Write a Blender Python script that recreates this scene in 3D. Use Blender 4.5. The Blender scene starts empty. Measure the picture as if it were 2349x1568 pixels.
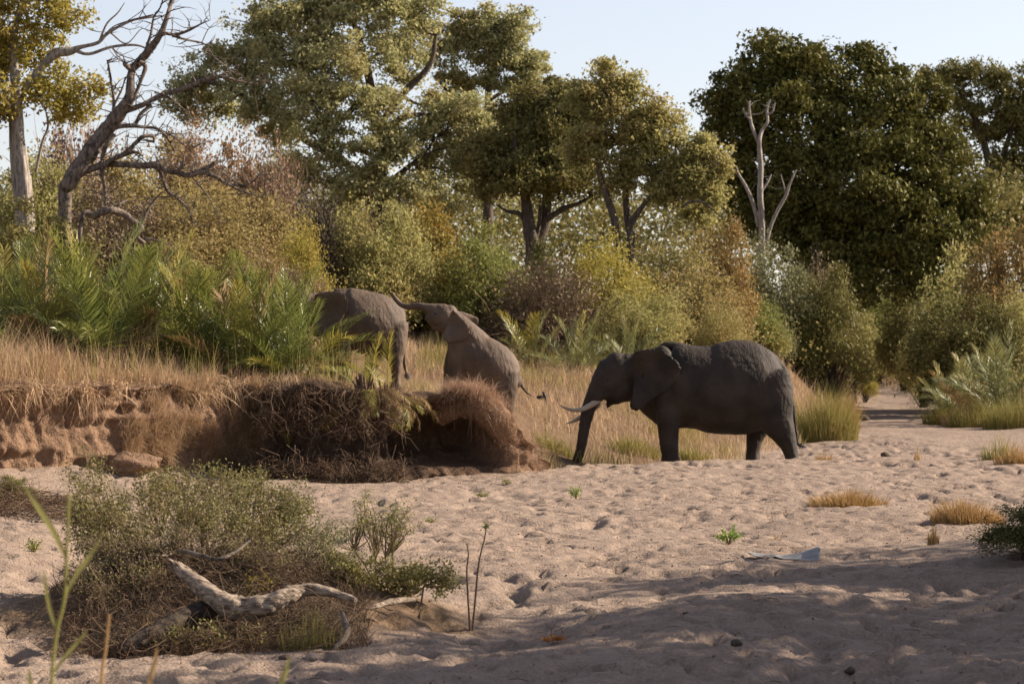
import bpy, math
import numpy as np
from mathutils import Vector, Matrix

# ------------------------------------------------------------------ camera, sky, sun, exposure
scene = bpy.context.scene
COL = scene.collection
K = 6661.0                 # focal length in pixels of a 2349-pixel-wide picture
CAMZ = 3.0
cam_d = bpy.data.cameras.new('camera'); cam = bpy.data.objects.new('camera', cam_d); COL.objects.link(cam)
cam.location = (0, 0, CAMZ); cam.rotation_euler = (math.radians(90), 0, 0)
cam_d.sensor_width = 36.0; cam_d.lens = 36.0 * K / 2349.0
cam_d.clip_start = 0.5; cam_d.clip_end = 3000
cam_d.dof.use_dof = True; cam_d.dof.focus_distance = 45.0; cam_d.dof.aperture_fstop = 4.0
scene.camera = cam

SUN_EL = 29.0
SUN_BACK = 16.0            # degrees behind the line that runs straight to the right
sx, sy, sz = (math.cos(math.radians(SUN_EL)) * math.cos(math.radians(SUN_BACK)),
              math.cos(math.radians(SUN_EL)) * math.sin(math.radians(SUN_BACK)), math.sin(math.radians(SUN_EL)))
world = bpy.data.worlds.new('World'); scene.world = world; world.use_nodes = True
wn = world.node_tree.nodes; wl = world.node_tree.links
for n in list(wn): wn.remove(n)
wo = wn.new('ShaderNodeOutputWorld'); wb = wn.new('ShaderNodeBackground'); ws = wn.new('ShaderNodeTexSky')
ws.sky_type = 'NISHITA'; ws.sun_disc = False
ws.sun_elevation = math.radians(SUN_EL); ws.sun_rotation = math.radians(90 - SUN_BACK)
ws.altitude = 300; ws.air_density = 1.0; ws.dust_density = 0.5; ws.ozone_density = 1.2
wb.inputs['Strength'].default_value = 0.074
wh = wn.new('ShaderNodeHueSaturation'); wh.inputs['Saturation'].default_value = .56; wt = wn.new('ShaderNodeMixRGB'); wt.blend_type = 'MULTIPLY'; wt.inputs[0].default_value = 1; wt.inputs[2].default_value = (1.0, .95, 1.0, 1)
wl.new(ws.outputs[0], wh.inputs['Color']); wl.new(wh.outputs[0], wt.inputs[1]); wl.new(wt.outputs[0], wb.inputs[0]); wl.new(wb.outputs[0], wo.inputs[0])
sun_d = bpy.data.lights.new('sun', 'SUN'); sun = bpy.data.objects.new('sun', sun_d); COL.objects.link(sun)
sun_d.energy = 5.0; sun_d.angle = math.radians(0.5); sun_d.color = (1.0, 0.86, 0.70)
sun.rotation_euler = Vector((sx, sy, sz)).to_track_quat('Z', 'Y').to_euler()
sun.location = (40, 20, 40)
scene.view_settings.view_transform = 'Standard'; scene.view_settings.look = 'None'
scene.view_settings.exposure = 1.16; scene.view_settings.gamma = 1.0
scene.view_settings.use_curve_mapping = False

rng = np.random.default_rng(7)
def P(u, v, d): return np.array([(u - 1174.5) / K * d, d, CAMZ - (v - 784.0) / K * d])

# ------------------------------------------------------------------ noise
def _h(ix, iy, iz, seed):
    n = (ix * 374761393 + iy * 668265263 + iz * 2147483647 % 1274126177 + seed * 1013904223) & 0xffffffff
    n = ((n ^ (n >> 13)) * 1274126177) & 0xffffffff
    return ((n ^ (n >> 16)) & 0xffff) / 65535.0
def noise3(x, y, z, seed=0):
    x, y, z = np.broadcast_arrays(np.asarray(x, float), np.asarray(y, float), np.asarray(z, float))
    xi, yi, zi = np.floor(x).astype(np.int64), np.floor(y).astype(np.int64), np.floor(z).astype(np.int64)
    fx, fy, fz = x - xi, y - yi, z - zi
    fx, fy, fz = fx*fx*(3-2*fx), fy*fy*(3-2*fy), fz*fz*(3-2*fz)
    r = 0
    for dx in (0, 1):
        for dy in (0, 1):
            for dz in (0, 1):
                w = (fx if dx else 1-fx) * (fy if dy else 1-fy) * (fz if dz else 1-fz)
                r = r + w * _h(xi+dx, yi+dy, (zi+dz)*7919, seed)
    return r * 2 - 1
def noise2(x, y, seed=0):
    x, y = np.broadcast_arrays(np.asarray(x, float), np.asarray(y, float))
    xi, yi = np.floor(x).astype(np.int64), np.floor(y).astype(np.int64)
    fx, fy = x - xi, y - yi
    fx, fy = fx*fx*(3-2*fx), fy*fy*(3-2*fy)
    r = 0
    for dx in (0, 1):
        for dy in (0, 1):
            r = r + (fx if dx else 1-fx) * (fy if dy else 1-fy) * _h(xi+dx, yi+dy, 0, seed)
    return r * 2 - 1
def fbm2(x, y, o=3, seed=0):
    r = 0; a = 1.0; f = 1.0
    for i in range(o):
        r = r + a * noise2(x*f + 17.3*i, y*f - 9.1*i, seed+i); a *= .5; f *= 2.03
    return r
def sm(t): t = np.clip(t, 0, 1); return t*t*(3-2*t)

# ------------------------------------------------------------------ mesh helpers
def build(name, V, F, mat, parent=None, loc=(0, 0, 0), smooth=False, link=True):
    """V (n,3) relative to loc; F an array (m,k) or a list of such arrays"""
    me = bpy.data.meshes.new(name)
    V = np.asarray(V, np.float32)
    Fs = F if isinstance(F, list) else [F]
    Fs = [np.asarray(f, np.int32) for f in Fs if len(f)]
    me.vertices.add(len(V)); me.vertices.foreach_set('co', V.ravel())
    tot = np.concatenate([np.full(len(f), f.shape[1], np.int32) for f in Fs])
    idx = np.concatenate([f.ravel() for f in Fs])
    me.loops.add(len(idx)); me.loops.foreach_set('vertex_index', idx)
    me.polygons.add(len(tot))
    st = np.zeros(len(tot), np.int32); st[1:] = np.cumsum(tot)[:-1]
    me.polygons.foreach_set('loop_start', st); me.polygons.foreach_set('loop_total', tot)
    if smooth: me.polygons.foreach_set('use_smooth', np.ones(len(tot), bool))
    me.update(calc_edges=True); me.validate()
    me.materials.append(mat)
    o = bpy.data.objects.new(name, me)
    if link:
        COL.objects.link(o); o.location = loc
        if parent: o.parent = parent
    return o
def tag(o, label=None, cat=None, group=None, kind=None):
    if label: o['label'] = label
    if cat: o['category'] = cat
    if group: o['group'] = group
    if kind: o['kind'] = kind
    return o
def empty(name, loc, label, cat, group=None, rz=0):
    o = bpy.data.objects.new(name, None); COL.objects.link(o)
    o.location = loc; o.rotation_euler = (0, 0, rz); o.empty_display_size = .2
    return tag(o, label, cat, group)
class Geo:
    def __init__(s): s.V = []; s.F = {}; s.n = 0
    def add(s, V, F):
        V = np.asarray(V, float); F = np.asarray(F)
        if not len(F): return
        s.F.setdefault(F.shape[1], []).append(F + s.n); s.V.append(V); s.n += len(V)
    def build(s, name, mat, parent=None, loc=(0, 0, 0), smooth=False):
        V = np.concatenate(s.V) - (0 if parent is None and tuple(loc) == (0, 0, 0) else 0)
        return build(name, V, [np.concatenate(f) for f in s.F.values()], mat, parent, loc, smooth)
def catmull(p, n):
    p = np.asarray(p, float)
    if len(p) == 2: return p[0] + (p[1]-p[0]) * np.linspace(0, 1, max(n, 2))[:, None]
    q = np.vstack([2*p[0]-p[1], p, 2*p[-1]-p[-2]])
    out = []
    for i in range(len(p)-1):
        t = np.linspace(0, 1, n, endpoint=False)[:, None]
        a, b, c, d = q[i], q[i+1], q[i+2], q[i+3]
        out.append(.5*((2*b) + (c-a)*t + (2*a-5*b+4*c-d)*t*t + (3*b-a-3*c+d)*t**3))
    out.append(p[-1:]); return np.vstack(out)
def tube(pts, radii, sides=6, sub=3, wob=0.0, rg=rng):
    """smoothed tapered tube; returns V, quads"""
    pr = catmull(np.column_stack([np.asarray(pts, float), np.asarray(radii, float)]), sub)
    p, r = pr[:, :3], np.maximum(pr[:, 3], 1e-4)
    n = len(p); t = np.gradient(p, axis=0); t /= np.linalg.norm(t, axis=1)[:, None] + 1e-9
    ref = np.array([.13, 1, .21]) if abs(t[:, 1]).mean() < .8 else np.array([1, .1, .2])
    a = np.cross(t, ref); a /= np.linalg.norm(a, axis=1)[:, None] + 1e-9
    b = np.cross(t, a)
    th = np.linspace(0, 2*np.pi, sides, endpoint=False)
    rr = r[:, None] * (1 + wob * (rg.random((n, sides)) - .5) * 2)
    V = p[:, None, :] + rr[..., None] * (np.cos(th)[None, :, None]*a[:, None] + np.sin(th)[None, :, None]*b[:, None])
    V = V.reshape(-1, 3)
    i = np.arange(n-1)[:, None]*sides; j = np.arange(sides)[None]; j2 = (j+1) % sides
    Q = np.stack([i+j, i+j2, i+sides+j2, i+sides+j], -1).reshape(-1, 4)
    return V, Q
def unit(n, rg=rng):
    v = rg.normal(size=(n, 3)); return v / (np.linalg.norm(v, axis=1)[:, None] + 1e-9)
def leaves(C, size, rg=rng, kind='tri', var=.5, up=0.0):
    """one small leaf face at each centre"""
    n = len(C); s = size * (1 + var*(rg.random(n)*2-1))
    a = unit(n, rg); nn = unit(n, rg); nn[:, 2] += up
    b = np.cross(nn, a); b /= np.linalg.norm(b, axis=1)[:, None] + 1e-9
    a = a * s[:, None]; b = b * s[:, None]
    if kind == 'tri':
        V = np.stack([C - a*.6 - b*.42, C - a*.35 + b*.5, C + a*.75], 1).reshape(-1, 3)
        return V, np.arange(3*n).reshape(-1, 3)
    V = np.stack([C - a*.6, C - b*.33, C + a*.65, C + b*.33], 1).reshape(-1, 3)
    return V, np.arange(4*n).reshape(-1, 4)
def blades(B, H, width, lean, rg=rng, curl=.35, segs=2):
    """grass blades: B base points, H heights, lean (n,3) sideways offset of the tip"""
    n = len(B); ang = rg.random(n)*np.pi
    w = np.column_stack([np.cos(ang), np.sin(ang), np.zeros(n)]) * (width*(.6+.8*rg.random(n)))[:, None]
    L = []
    for k in range(segs):
        t = k/segs
        c = B + np.column_stack([np.zeros(n), np.zeros(n), H*t]) + lean*(t**1.8)
        L += [c - w*(1-t*.6), c + w*(1-t*.6)]
    L.append(B + np.column_stack([np.zeros(n), np.zeros(n), H*(1-curl*rg.random(n)*.4)]) + lean)
    V = np.stack(L, 1); m = V.shape[1]
    base = np.arange(n)[:, None]*m
    Q = [base + np.array([2*k, 2*k+1, 2*k+3, 2*k+2]) for k in range(segs-1)]
    T = base + np.array([2*segs-2, 2*segs-1, 2*segs])
    return V.reshape(-1, 3), np.concatenate(Q), T

# ------------------------------------------------------------------ materials
def mat(name):
    m = bpy.data.materials.new(name); m.use_nodes = True
    nt = m.node_tree; b = nt.nodes['Principled BSDF']
    return m, nt, nt.nodes, nt.links, b
def ramp(N, stops):
    r = N.new('ShaderNodeValToRGB'); e = r.color_ramp.elements
    while len(e) < len(stops): e.new(.5)
    for k, (p, c) in enumerate(stops): e[k].position = p; e[k].color = (*c, 1)
    return r
def leafmat(name, a, b, c, trans=.48, rough=.55, scale=.55, spec=.10):
    m, nt, N, L, bs = mat(name)
    g = N.new('ShaderNodeNewGeometry'); r = ramp(N, [(0, tuple(.65*p+.35*q for p, q in zip(a, b))), (.55, b), (1, tuple(x*1.08 for x in b))]); L.new(g.outputs['Random Per Island'], r.inputs[0])
    tc = N.new('ShaderNodeTexCoord'); nz = N.new('ShaderNodeTexNoise'); nz.inputs['Scale'].default_value = scale; nz.inputs['Detail'].default_value = 3
    L.new(tc.outputs['Object'], nz.inputs['Vector'])
    rr = ramp(N, [(.45, (0, 0, 0)), (.68, (1, 1, 1))]); L.new(nz.outputs[0], rr.inputs[0])
    mx = N.new('ShaderNodeMixRGB'); L.new(rr.outputs[0], mx.inputs[0]); L.new(r.outputs[0], mx.inputs[1]); mx.inputs[2].default_value = (*c, 1)
    mx2 = N.new('ShaderNodeMixRGB'); mx2.inputs[0].default_value = .65; L.new(r.outputs[0], mx2.inputs[1]); L.new(mx.outputs[0], mx2.inputs[2])
    L.new(mx2.outputs[0], bs.inputs['Base Color']); bs.inputs['Roughness'].default_value = rough
    bs.inputs['Specular IOR Level'].default_value = spec
    tr = N.new('ShaderNodeBsdfTranslucent'); L.new(mx2.outputs[0], tr.inputs[0])
    ms = N.new('ShaderNodeMixShader'); ms.inputs[0].default_value = trans
    L.new(bs.outputs[0], ms.inputs[1]); L.new(tr.outputs[0], ms.inputs[2]); L.new(ms.outputs[0], N['Material Output'].inputs[0])
    return m
def barkmat(name, a, b, scale=(6, 6, 1.2), bump=.5, rough=.85):
    m, nt, N, L, bs = mat(name)
    tc = N.new('ShaderNodeTexCoord'); mp = N.new('ShaderNodeMapping'); mp.inputs['Scale'].default_value = scale
    nz = N.new('ShaderNodeTexNoise'); nz.inputs['Scale'].default_value = 2.5; nz.inputs['Detail'].default_value = 8; nz.inputs['Roughness'].default_value = .65
    L.new(tc.outputs['Object'], mp.inputs[0]); L.new(mp.outputs[0], nz.inputs['Vector'])
    r = ramp(N, [(.38, a), (.62, b)]); L.new(nz.outputs[0], r.inputs[0]); L.new(r.outputs[0], bs.inputs['Base Color'])
    bp = N.new('ShaderNodeBump'); bp.inputs['Strength'].default_value = bump; bp.inputs['Distance'].default_value = .05
    L.new(nz.outputs[0], bp.inputs['Height']); L.new(bp.outputs[0], bs.inputs['Normal'])
    bs.inputs['Roughness'].default_value = rough; bs.inputs['Specular IOR Level'].default_value = .2
    return m
def groundmat(name, cols, scales=(.35, 3.0, 40.0), bump=.6, dist=.04):
    m, nt, N, L, bs = mat(name)
    tc = N.new('ShaderNodeTexCoord')
    nz = []
    for s in scales:
        n = N.new('ShaderNodeTexNoise'); n.inputs['Scale'].default_value = s; n.inputs['Detail'].default_value = 6; n.inputs['Roughness'].default_value = .6
        L.new(tc.outputs['Object'], n.inputs['Vector']); nz.append(n)
    r1 = ramp(N, [(.35, cols[0]), (.65, cols[1])]); L.new(nz[0].outputs[0], r1.inputs[0])
    r2 = ramp(N, [(.30, cols[2]), (.60, cols[1])]); L.new(nz[1].outputs[0], r2.inputs[0])
    mx = N.new('ShaderNodeMixRGB'); mx.inputs[0].default_value = .5; L.new(r1.outputs[0], mx.inputs[1]); L.new(r2.outputs[0], mx.inputs[2])
    r3 = ramp(N, [(.30, (.68, .66, .64)), (.62, (1.08, 1.08, 1.08))]); L.new(nz[2].outputs[0], r3.inputs[0])
    mu = N.new('ShaderNodeMixRGB'); mu.blend_type = 'MULTIPLY'; mu.inputs[0].default_value = .8
    L.new(mx.outputs[0], mu.inputs[1]); L.new(r3.outputs[0], mu.inputs[2]); L.new(mu.outputs[0], bs.inputs['Base Color'])
    b1 = N.new('ShaderNodeBump'); b1.inputs['Strength'].default_value = bump; b1.inputs['Distance'].default_value = dist
    L.new(nz[1].outputs[0], b1.inputs['Height'])
    b2 = N.new('ShaderNodeBump'); b2.inputs['Strength'].default_value = bump; b2.inputs['Distance'].default_value = dist*.35
    L.new(nz[2].outputs[0], b2.inputs['Height']); L.new(b1.outputs[0], b2.inputs['Normal']); L.new(b2.outputs[0], bs.inputs['Normal'])
    bs.inputs['Roughness'].default_value = .95; bs.inputs['Specular IOR Level'].default_value = .1
    return m, nt, N, L, bs, mu
def plain(name, c, rough=.7, spec=.3):
    m, nt, N, L, bs = mat(name)
    bs.inputs['Base Color'].default_value = (*c, 1); bs.inputs['Roughness'].default_value = rough; bs.inputs['Specular IOR Level'].default_value = spec
    return m

# ground: sand in the river bed, brown earth and litter on the banks (mask stored on the mesh)
M_sand, nt, N, L, bs, mu = groundmat('sand', [(.262, .196, .150), (.318, .241, .187), (.190, .141, .108)], (.3, 4.5, 30.0), 1.0, .07)
at = N.new('ShaderNodeAttribute'); at.attribute_name = 'bank_mask'
dn = N.new('ShaderNodeTexNoise'); dn.inputs['Scale'].default_value = 1.7; dn.inputs['Detail'].default_value = 7
rd = ramp(N, [(.35, (.09, .058, .034)), (.68, (.23, .15, .088))]); L.new(dn.outputs[0], rd.inputs[0])
mxx = N.new('ShaderNodeMixRGB'); L.new(at.outputs['Fac'], mxx.inputs[0]); L.new(mu.outputs[0], mxx.inputs[1]); L.new(rd.outputs[0], mxx.inputs[2]); L.new(mxx.outputs[0], bs.inputs['Base Color'])
M_bank, nt, N, L, bs, mu = groundmat('bank_earth', [(.22, .135, .083), (.29, .185, .12), (.11, .066, .04)], (.8, 4.0, 18.0), 1.0, .16)
at = N.new('ShaderNodeAttribute'); at.attribute_name = 'organic_and_shade'; mo = N.new('ShaderNodeMixRGB'); L.new(at.outputs['Fac'], mo.inputs[0]); L.new(mu.outputs[0], mo.inputs[1]); mo.inputs[2].default_value = (.065, .043, .030, 1); L.new(mo.outputs[0], bs.inputs['Base Color'])  # one dark tone: topsoil at the roots, painted shade in the hollow
M_soil = groundmat('dark_soil', [(.15, .10, .065), (.22, .15, .10), (.09, .06, .04)], (1.2, 6, 30), .9, .06)[0]
M_drygrass = leafmat('dry_grass', (0.310, 0.205, 0.115), (0.480, 0.345, 0.215), (0.400, 0.245, 0.140), .25, .7, .5)
M_redgrass = leafmat('reddish_dry_grass', (0.250, 0.150, 0.090), (0.420, 0.275, 0.175), (0.330, 0.180, 0.105), .25, .7, .8)
M_wiry = leafmat('wiry_pink_grass', (0.290, 0.180, 0.115), (0.500, 0.350, 0.245), (0.380, 0.225, 0.145), .2, .7, 1.5)
M_greengrass = leafmat('green_grass', (0.160, 0.150, 0.036), (0.270, 0.235, 0.070), (0.320, 0.235, 0.090), .3, .6, .6)
M_strawtuft = leafmat('straw_tuft', (0.280, 0.165, 0.065), (0.420, 0.270, 0.120), (0.340, 0.215, 0.075), .25, .7, .9)
M_gold = leafmat('leaf_golden_olive', (0.150, 0.130, 0.042), (0.310, 0.265, 0.095), (0.320, 0.215, 0.085), .35)
M_greyolive = leafmat('leaf_grey_olive', (0.145, 0.145, 0.062), (0.410, 0.390, 0.180), (0.360, 0.285, 0.120), .35)
M_olive = leafmat('leaf_olive', (0.145, 0.138, 0.050), (0.360, 0.330, 0.125), (0.350, 0.260, 0.105))
M_oliveb = leafmat('leaf_olive_brown', (0.150, 0.120, 0.045), (0.310, 0.245, 0.100), (0.320, 0.190, 0.085))
M_dark = leafmat('leaf_dark_green', (0.045, 0.047, 0.014), (0.120, 0.115, 0.034), (0.160, 0.130, 0.040), .2)
M_evergreen = leafmat('leaf_evergreen', (0.032, 0.034, 0.010), (0.125, 0.120, 0.030), (0.170, 0.145, 0.038), .16)
M_dryleaf = leafmat('leaf_dry_olive', (.075, .072, .022), (.22, .20, .075), (.20, .14, .06), .3, .5, 2.0)
M_deep = leafmat('leaf_mid_green', (0.070, 0.068, 0.022), (0.190, 0.172, 0.056), (0.230, 0.175, 0.055), .25)
M_yellow = leafmat('leaf_yellow_green', (0.180, 0.160, 0.028), (0.360, 0.300, 0.070), (0.340, 0.230, 0.055), .35)
M_orange = leafmat('leaf_orange', (0.160, 0.110, 0.040), (0.310, 0.220, 0.085), (0.330, 0.190, 0.070), .3, scale=1.0)
M_speck = leafmat('leaf_orange_speckled', (0.120, 0.105, 0.025), (0.290, 0.230, 0.060), (0.360, 0.210, 0.050), .3, scale=1.6)
M_rust = leafmat('leaf_rust', (0.160, 0.100, 0.050), (0.300, 0.195, 0.110), (0.290, 0.150, 0.085), .25, scale=.8)
M_green = leafmat('leaf_fresh_green', (0.110, 0.125, 0.030), (0.230, 0.235, 0.070), (0.270, 0.220, 0.065), .35)
M_grey = leafmat('leaf_grey_green', (0.110, 0.115, 0.055), (0.230, 0.225, 0.110), (0.210, 0.180, 0.075), .25)
M_twig = leafmat('twig_grey_brown', (0.120, 0.088, 0.058), (0.240, 0.180, 0.115), (0.220, 0.140, 0.085), .1, .9)
M_twigpink = leafmat('twig_pinkish', (0.150, 0.095, 0.065), (0.270, 0.180, 0.125), (0.250, 0.135, 0.085), .1, .9)
M_deadtw = leafmat('dead_twig_brown', (0.063, 0.042, 0.028), (0.154, 0.105, 0.070), (0.105, 0.059, 0.035), .1, .9, 1.5)
M_palm = leafmat('palm_green', (0.075, 0.100, 0.020), (0.175, 0.200, 0.048), (0.230, 0.215, 0.050), .35, .38, .8, .5)
M_palmgrey = leafmat('palm_grey_green', (0.110, 0.120, 0.042), (0.230, 0.235, 0.090), (0.250, 0.220, 0.075), .3, .45, .8, .4)
M_palmdry = leafmat('palm_dry', (0.154, 0.091, 0.042), (0.280, 0.182, 0.091), (0.196, 0.154, 0.042), .25, .6, .8)
M_palmyel = leafmat('palm_yellowing', (0.180, 0.175, 0.030), (0.310, 0.275, 0.055), (0.340, 0.250, 0.055), .35, .45, .8, .4)
M_reed = leafmat('reed_leaf', (0.210, 0.203, 0.049), (0.315, 0.294, 0.098), (0.294, 0.252, 0.098), .35, .5, 4)
M_bark = barkmat('bark_dark', (.045, .035, .028), (.13, .10, .075))
M_barkpale = barkmat('bark_pale', (.13, .108, .088), (.36, .31, .26))
M_dead = barkmat('dead_wood', (.045, .035, .028), (.21, .165, .13), (4, 4, 1.6))
M_deadwhite = barkmat('dead_wood_white', (0.186, 0.155, 0.130), (0.372, 0.329, 0.285))
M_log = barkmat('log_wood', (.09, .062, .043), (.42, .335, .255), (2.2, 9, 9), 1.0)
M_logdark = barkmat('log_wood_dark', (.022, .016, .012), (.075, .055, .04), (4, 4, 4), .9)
M_ivory = barkmat('ivory', (0.260, 0.211, 0.161), (0.384, 0.335, 0.273), (1, 1, 1), .1, .4)
M_eye = plain('eye_dark', (.012, .008, .006), .15, .5)
M_black = plain('bird_black', (.015, .015, .018), .5)
M_dung = barkmat('dung', (.05, .036, .026), (.13, .095, .065), (9, 9, 9), .8)
M_stone = barkmat('stone', (.20, .15, .12), (.36, .28, .22), (8, 8, 8), .7)

# elephant skin: dusty grey brown with fine crossing wrinkles
def skinmat(name, a, b):
    m, nt, N, L, bs = mat(name)
    tc = N.new('ShaderNodeTexCoord')
    n1 = N.new('ShaderNodeTexNoise'); n1.inputs['Scale'].default_value = 1.6; n1.inputs['Detail'].default_value = 6; L.new(tc.outputs['Object'], n1.inputs['Vector'])
    r1 = ramp(N, [(.32, a), (.70, b)]); L.new(n1.outputs[0], r1.inputs[0]); L.new(r1.outputs[0], bs.inputs['Base Color'])
    n0 = N.new('ShaderNodeTexNoise'); n0.inputs['Scale'].default_value = 2.0; n0.inputs['Detail'].default_value = 2; L.new(tc.outputs['Object'], n0.inputs['Vector'])
    prev = None
    for rot, sc_, scale, st, dist in ((30, (1, 1, .30), 16, .55, .016), (-48, (1, 1, .34), 13, .45, .014), (10, (1, 1, 1), 38, .35, .006)):
        mp = N.new('ShaderNodeMapping'); mp.inputs['Scale'].default_value = sc_; mp.inputs['Rotation'].default_value = (0, math.radians(rot), 0); L.new(tc.outputs['Object'], mp.inputs[0])
        va = N.new('ShaderNodeMixRGB'); va.blend_type = 'ADD'; va.inputs[0].default_value = .25; L.new(mp.outputs[0], va.inputs[1]); L.new(n0.outputs['Color'], va.inputs[2])
        nn = N.new('ShaderNodeTexNoise'); nn.inputs['Scale'].default_value = scale; nn.inputs['Detail'].default_value = 2; L.new(va.outputs[0], nn.inputs['Vector'])
        b1 = N.new('ShaderNodeBump'); b1.inputs['Strength'].default_value = st; b1.inputs['Distance'].default_value = dist*1.9; L.new(nn.outputs[0], b1.inputs['Height'])
        if prev: L.new(prev.outputs[0], b1.inputs['Normal'])
        prev = b1
    L.new(prev.outputs[0], bs.inputs['Normal']); bs.inputs['Roughness'].default_value = .7; bs.inputs['Specular IOR Level'].default_value = .25
    return m
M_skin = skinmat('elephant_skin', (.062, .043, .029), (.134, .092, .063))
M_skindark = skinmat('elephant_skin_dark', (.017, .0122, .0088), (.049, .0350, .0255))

# ------------------------------------------------------------------ terrain
#  left bank line (x, y, bank height, run of the slope, start of the rise behind the line)
LB = np.array([(-40, 34, 2.0, .5, 1.6), (-17, 51, 2.05, .5, 1.5), (-11, 59.2, 2.05, .5, 1.5), (-7.8, 62.5, 2.05, .5, 1.5), (-5.9, 64.9, 2.0, .5, 1.4),
               (-5.2, 64.9, 1.95, .5, 1.4), (-4.3, 64.5, 1.92, .5, 1.4), (-2.95, 64.5, 1.84, .5, 1.5), (-2.45, 65.1, 1.70, .5, 2.2), (-1.0, 66.0, 1.62, .5, 2.0), (0.0, 66.4, 1.62, .7, .55),
               (.45, 67.6, 1.7, 1.6, .3), (.75, 70, 1.8, 2.0, .0), (1.6, 75, 1.6, 5, 0), (5.5, 79, 1.4, 9, 0), (9.3, 94, 2.2, 5, 0), (13.3, 113, 2.5, 4, 0), (20.5, 172, 2.8, 5, 0), (24, 230, 3.0, 6, 0), (30, 420, 1.5, 6, 0)])
RB = np.array([(6.6, 12, 1.0, 3.5, 0), (7.6, 30, .9, 3.0, 0), (9.4, 48, .9, 3.0, 0), (14.4, 72, .8, 3, 0), (19.3, 92, .9, 3, 0), (17.4, 112, 1.0, 3, 0), (23.6, 172, 1.2, 4, 0), (25.4, 222, 1.5, 5, 0), (24.4, 230, 1.5, 5, 0)])
def poly_sd(x, y, Lp, corners):
    best = np.full(x.shape, 1e9); par = np.zeros(x.shape)
    for i in range(len(Lp)-1):
        ax, ay = Lp[i, :2]; bx, by = Lp[i+1, :2]; dx, dy = bx-ax, by-ay
        t = np.clip(((x-ax)*dx + (y-ay)*dy) / (dx*dx+dy*dy), 0, 1)
        d = np.hypot(x-ax-t*dx, y-ay-t*dy); m = d < best
        best = np.where(m, d, best); par = np.where(m, i+t, par)
    pg = np.vstack([Lp[:, :2], corners]); ins = np.zeros(x.shape, bool)
    for i in range(len(pg)):
        x1, y1 = pg[i]; x2, y2 = pg[(i+1) % len(pg)]
        c = ((y1 > y) != (y2 > y)) & (x < (x2-x1)*(y-y1)/((y2-y1) if y2 != y1 else 1e-9) + x1)
        ins ^= c
    return np.where(ins, best, -best), par
def lut(Lp, par, c): return np.interp(par, np.arange(len(Lp)), Lp[:, c])
MOUND = [(-3.0, 31.6, 1.75, 1.5, .62), (-1.7, 30.8, 1.0, 1.1, .10), (-4.3, 30.8, 1.0, 1.1, .30)]
def terrain(x, y, detail=True):
    x = np.asarray(x, float); y = np.asarray(y, float)
    wx = x + .25*noise2(x*.6, y*.6, 3); wy = y + .25*noise2(x*.6+9, y*.6, 4)
    ls, lp = poly_sd(wx, wy, LB, np.array([(-900, 420), (-900, 34)]))
    rs, rp = poly_sd(wx, wy, RB, np.array([(900, 230), (900, 12)]))
    H, W, S = lut(LB, lp, 2), lut(LB, lp, 3), lut(LB, lp, 4)
    zl = H*sm((ls-S)/W) + np.where(ls > 0, 1, 0)*np.clip(ls-S, 0, 110)*(.035 + .045*sm((ls-5)/12))
    H, W = lut(RB, rp, 2), lut(RB, rp, 3)
    zr = H*sm(rs/W) + np.clip(rs, 0, 130)*.05
    # the sand bar drops away behind its crest, and the far bed lies a little lower
    yc = np.interp(x, [-9, -4.6, -2.2, 2.9, 7.5, 12], [90, 66, 63.6, 72.0, 75.2, 84])
    dip = sm((y-yc)/2.2) * np.interp(x, [-6, -3.5, 9, 13], [0, .4, .4, .15])
    z = -dip
    z = z + .10*fbm2(x*.22, y*.16, 2, 11) * sm((y-14)/10) * (1-sm((y-58)/10))
    z = z + .05*fbm2(x*.6, y*.5, 2, 21)
    for cx, cy, rx, ry, h in MOUND:
        z = z + h*np.exp(-((x-cx)/rx)**2 - ((y-cy)/ry)**2)
    # low sand swells in the foreground, and the sandy apron under the left cliff
    z = z + .22*np.exp(-((x-1.6-(y-29)*.35)/1.3)**2 - ((y-29.5)/3.5)**2) + .16*np.exp(-((x-3.6)/1.5)**2 - ((y-33)/2.2)**2)
    z = z - .16*np.exp(-((x+.1)/.9)**2 - ((y-30.5)/2.6)**2)
    z = z + .30*sm((x-4.2)/4)*(1-sm((y-40)/9))
    z = z + .42*np.exp(-((np.minimum(ls, 0)+.1)/1.4)**2) * np.interp(x, [-14, -8, -6.2], [1, .8, 0]) * (y > 40)
    z = z + .35*sm((-3.9-x)/3)*(1-sm((y-44)/8))*sm((y-26)/3)
    if detail:
        ons = 1 - np.clip(np.maximum(sm(ls/.8), sm(rs/2)), 0, 1)*.6
        near = (1-sm((y-95)/40))
        z = z + ons*near*(.022*fbm2(x*1.3, y*.9, 2, 31) + .010*fbm2(x*4.2, y*3.1, 3, 41) - .30*np.clip(fbm2(x*2.3, y*1.5, 2, 43)-.42, 0, .5)*(.6+.6*noise2(x*.3, y*.2, 47)) - .26*np.clip(fbm2(x*5.1, y*3.3, 2, 44)-.5, 0, .4))
    return z + np.maximum(zl, zr), ls, rs
def zt(x, y): return float(terrain(np.array([x]), np.array([y]), True)[0][0])

def growth(a, b, s0, s1):
    out = [a]
    while out[-1] < b:
        t = (out[-1]-a)/(b-a); out.append(out[-1] + s0*(s1/s0)**t)
    return np.array(out)
xm = np.arange(-12.5, 12.5, .08); xo = 12.5 + np.cumsum(.1*1.14**np.arange(50)); xo = xo[xo < 900]
XS = np.concatenate([-xo[::-1], xm, xo])
YS = np.concatenate([np.linspace(-60, 17, 22)[:-1], growth(17, 24, .35, .09), growth(24.1, 80, .085, .26), growth(80.3, 900, .32, 26)])
GX, GY = np.meshgrid(XS, YS)
GZ, LS, RS = terrain(GX, GY)
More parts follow.
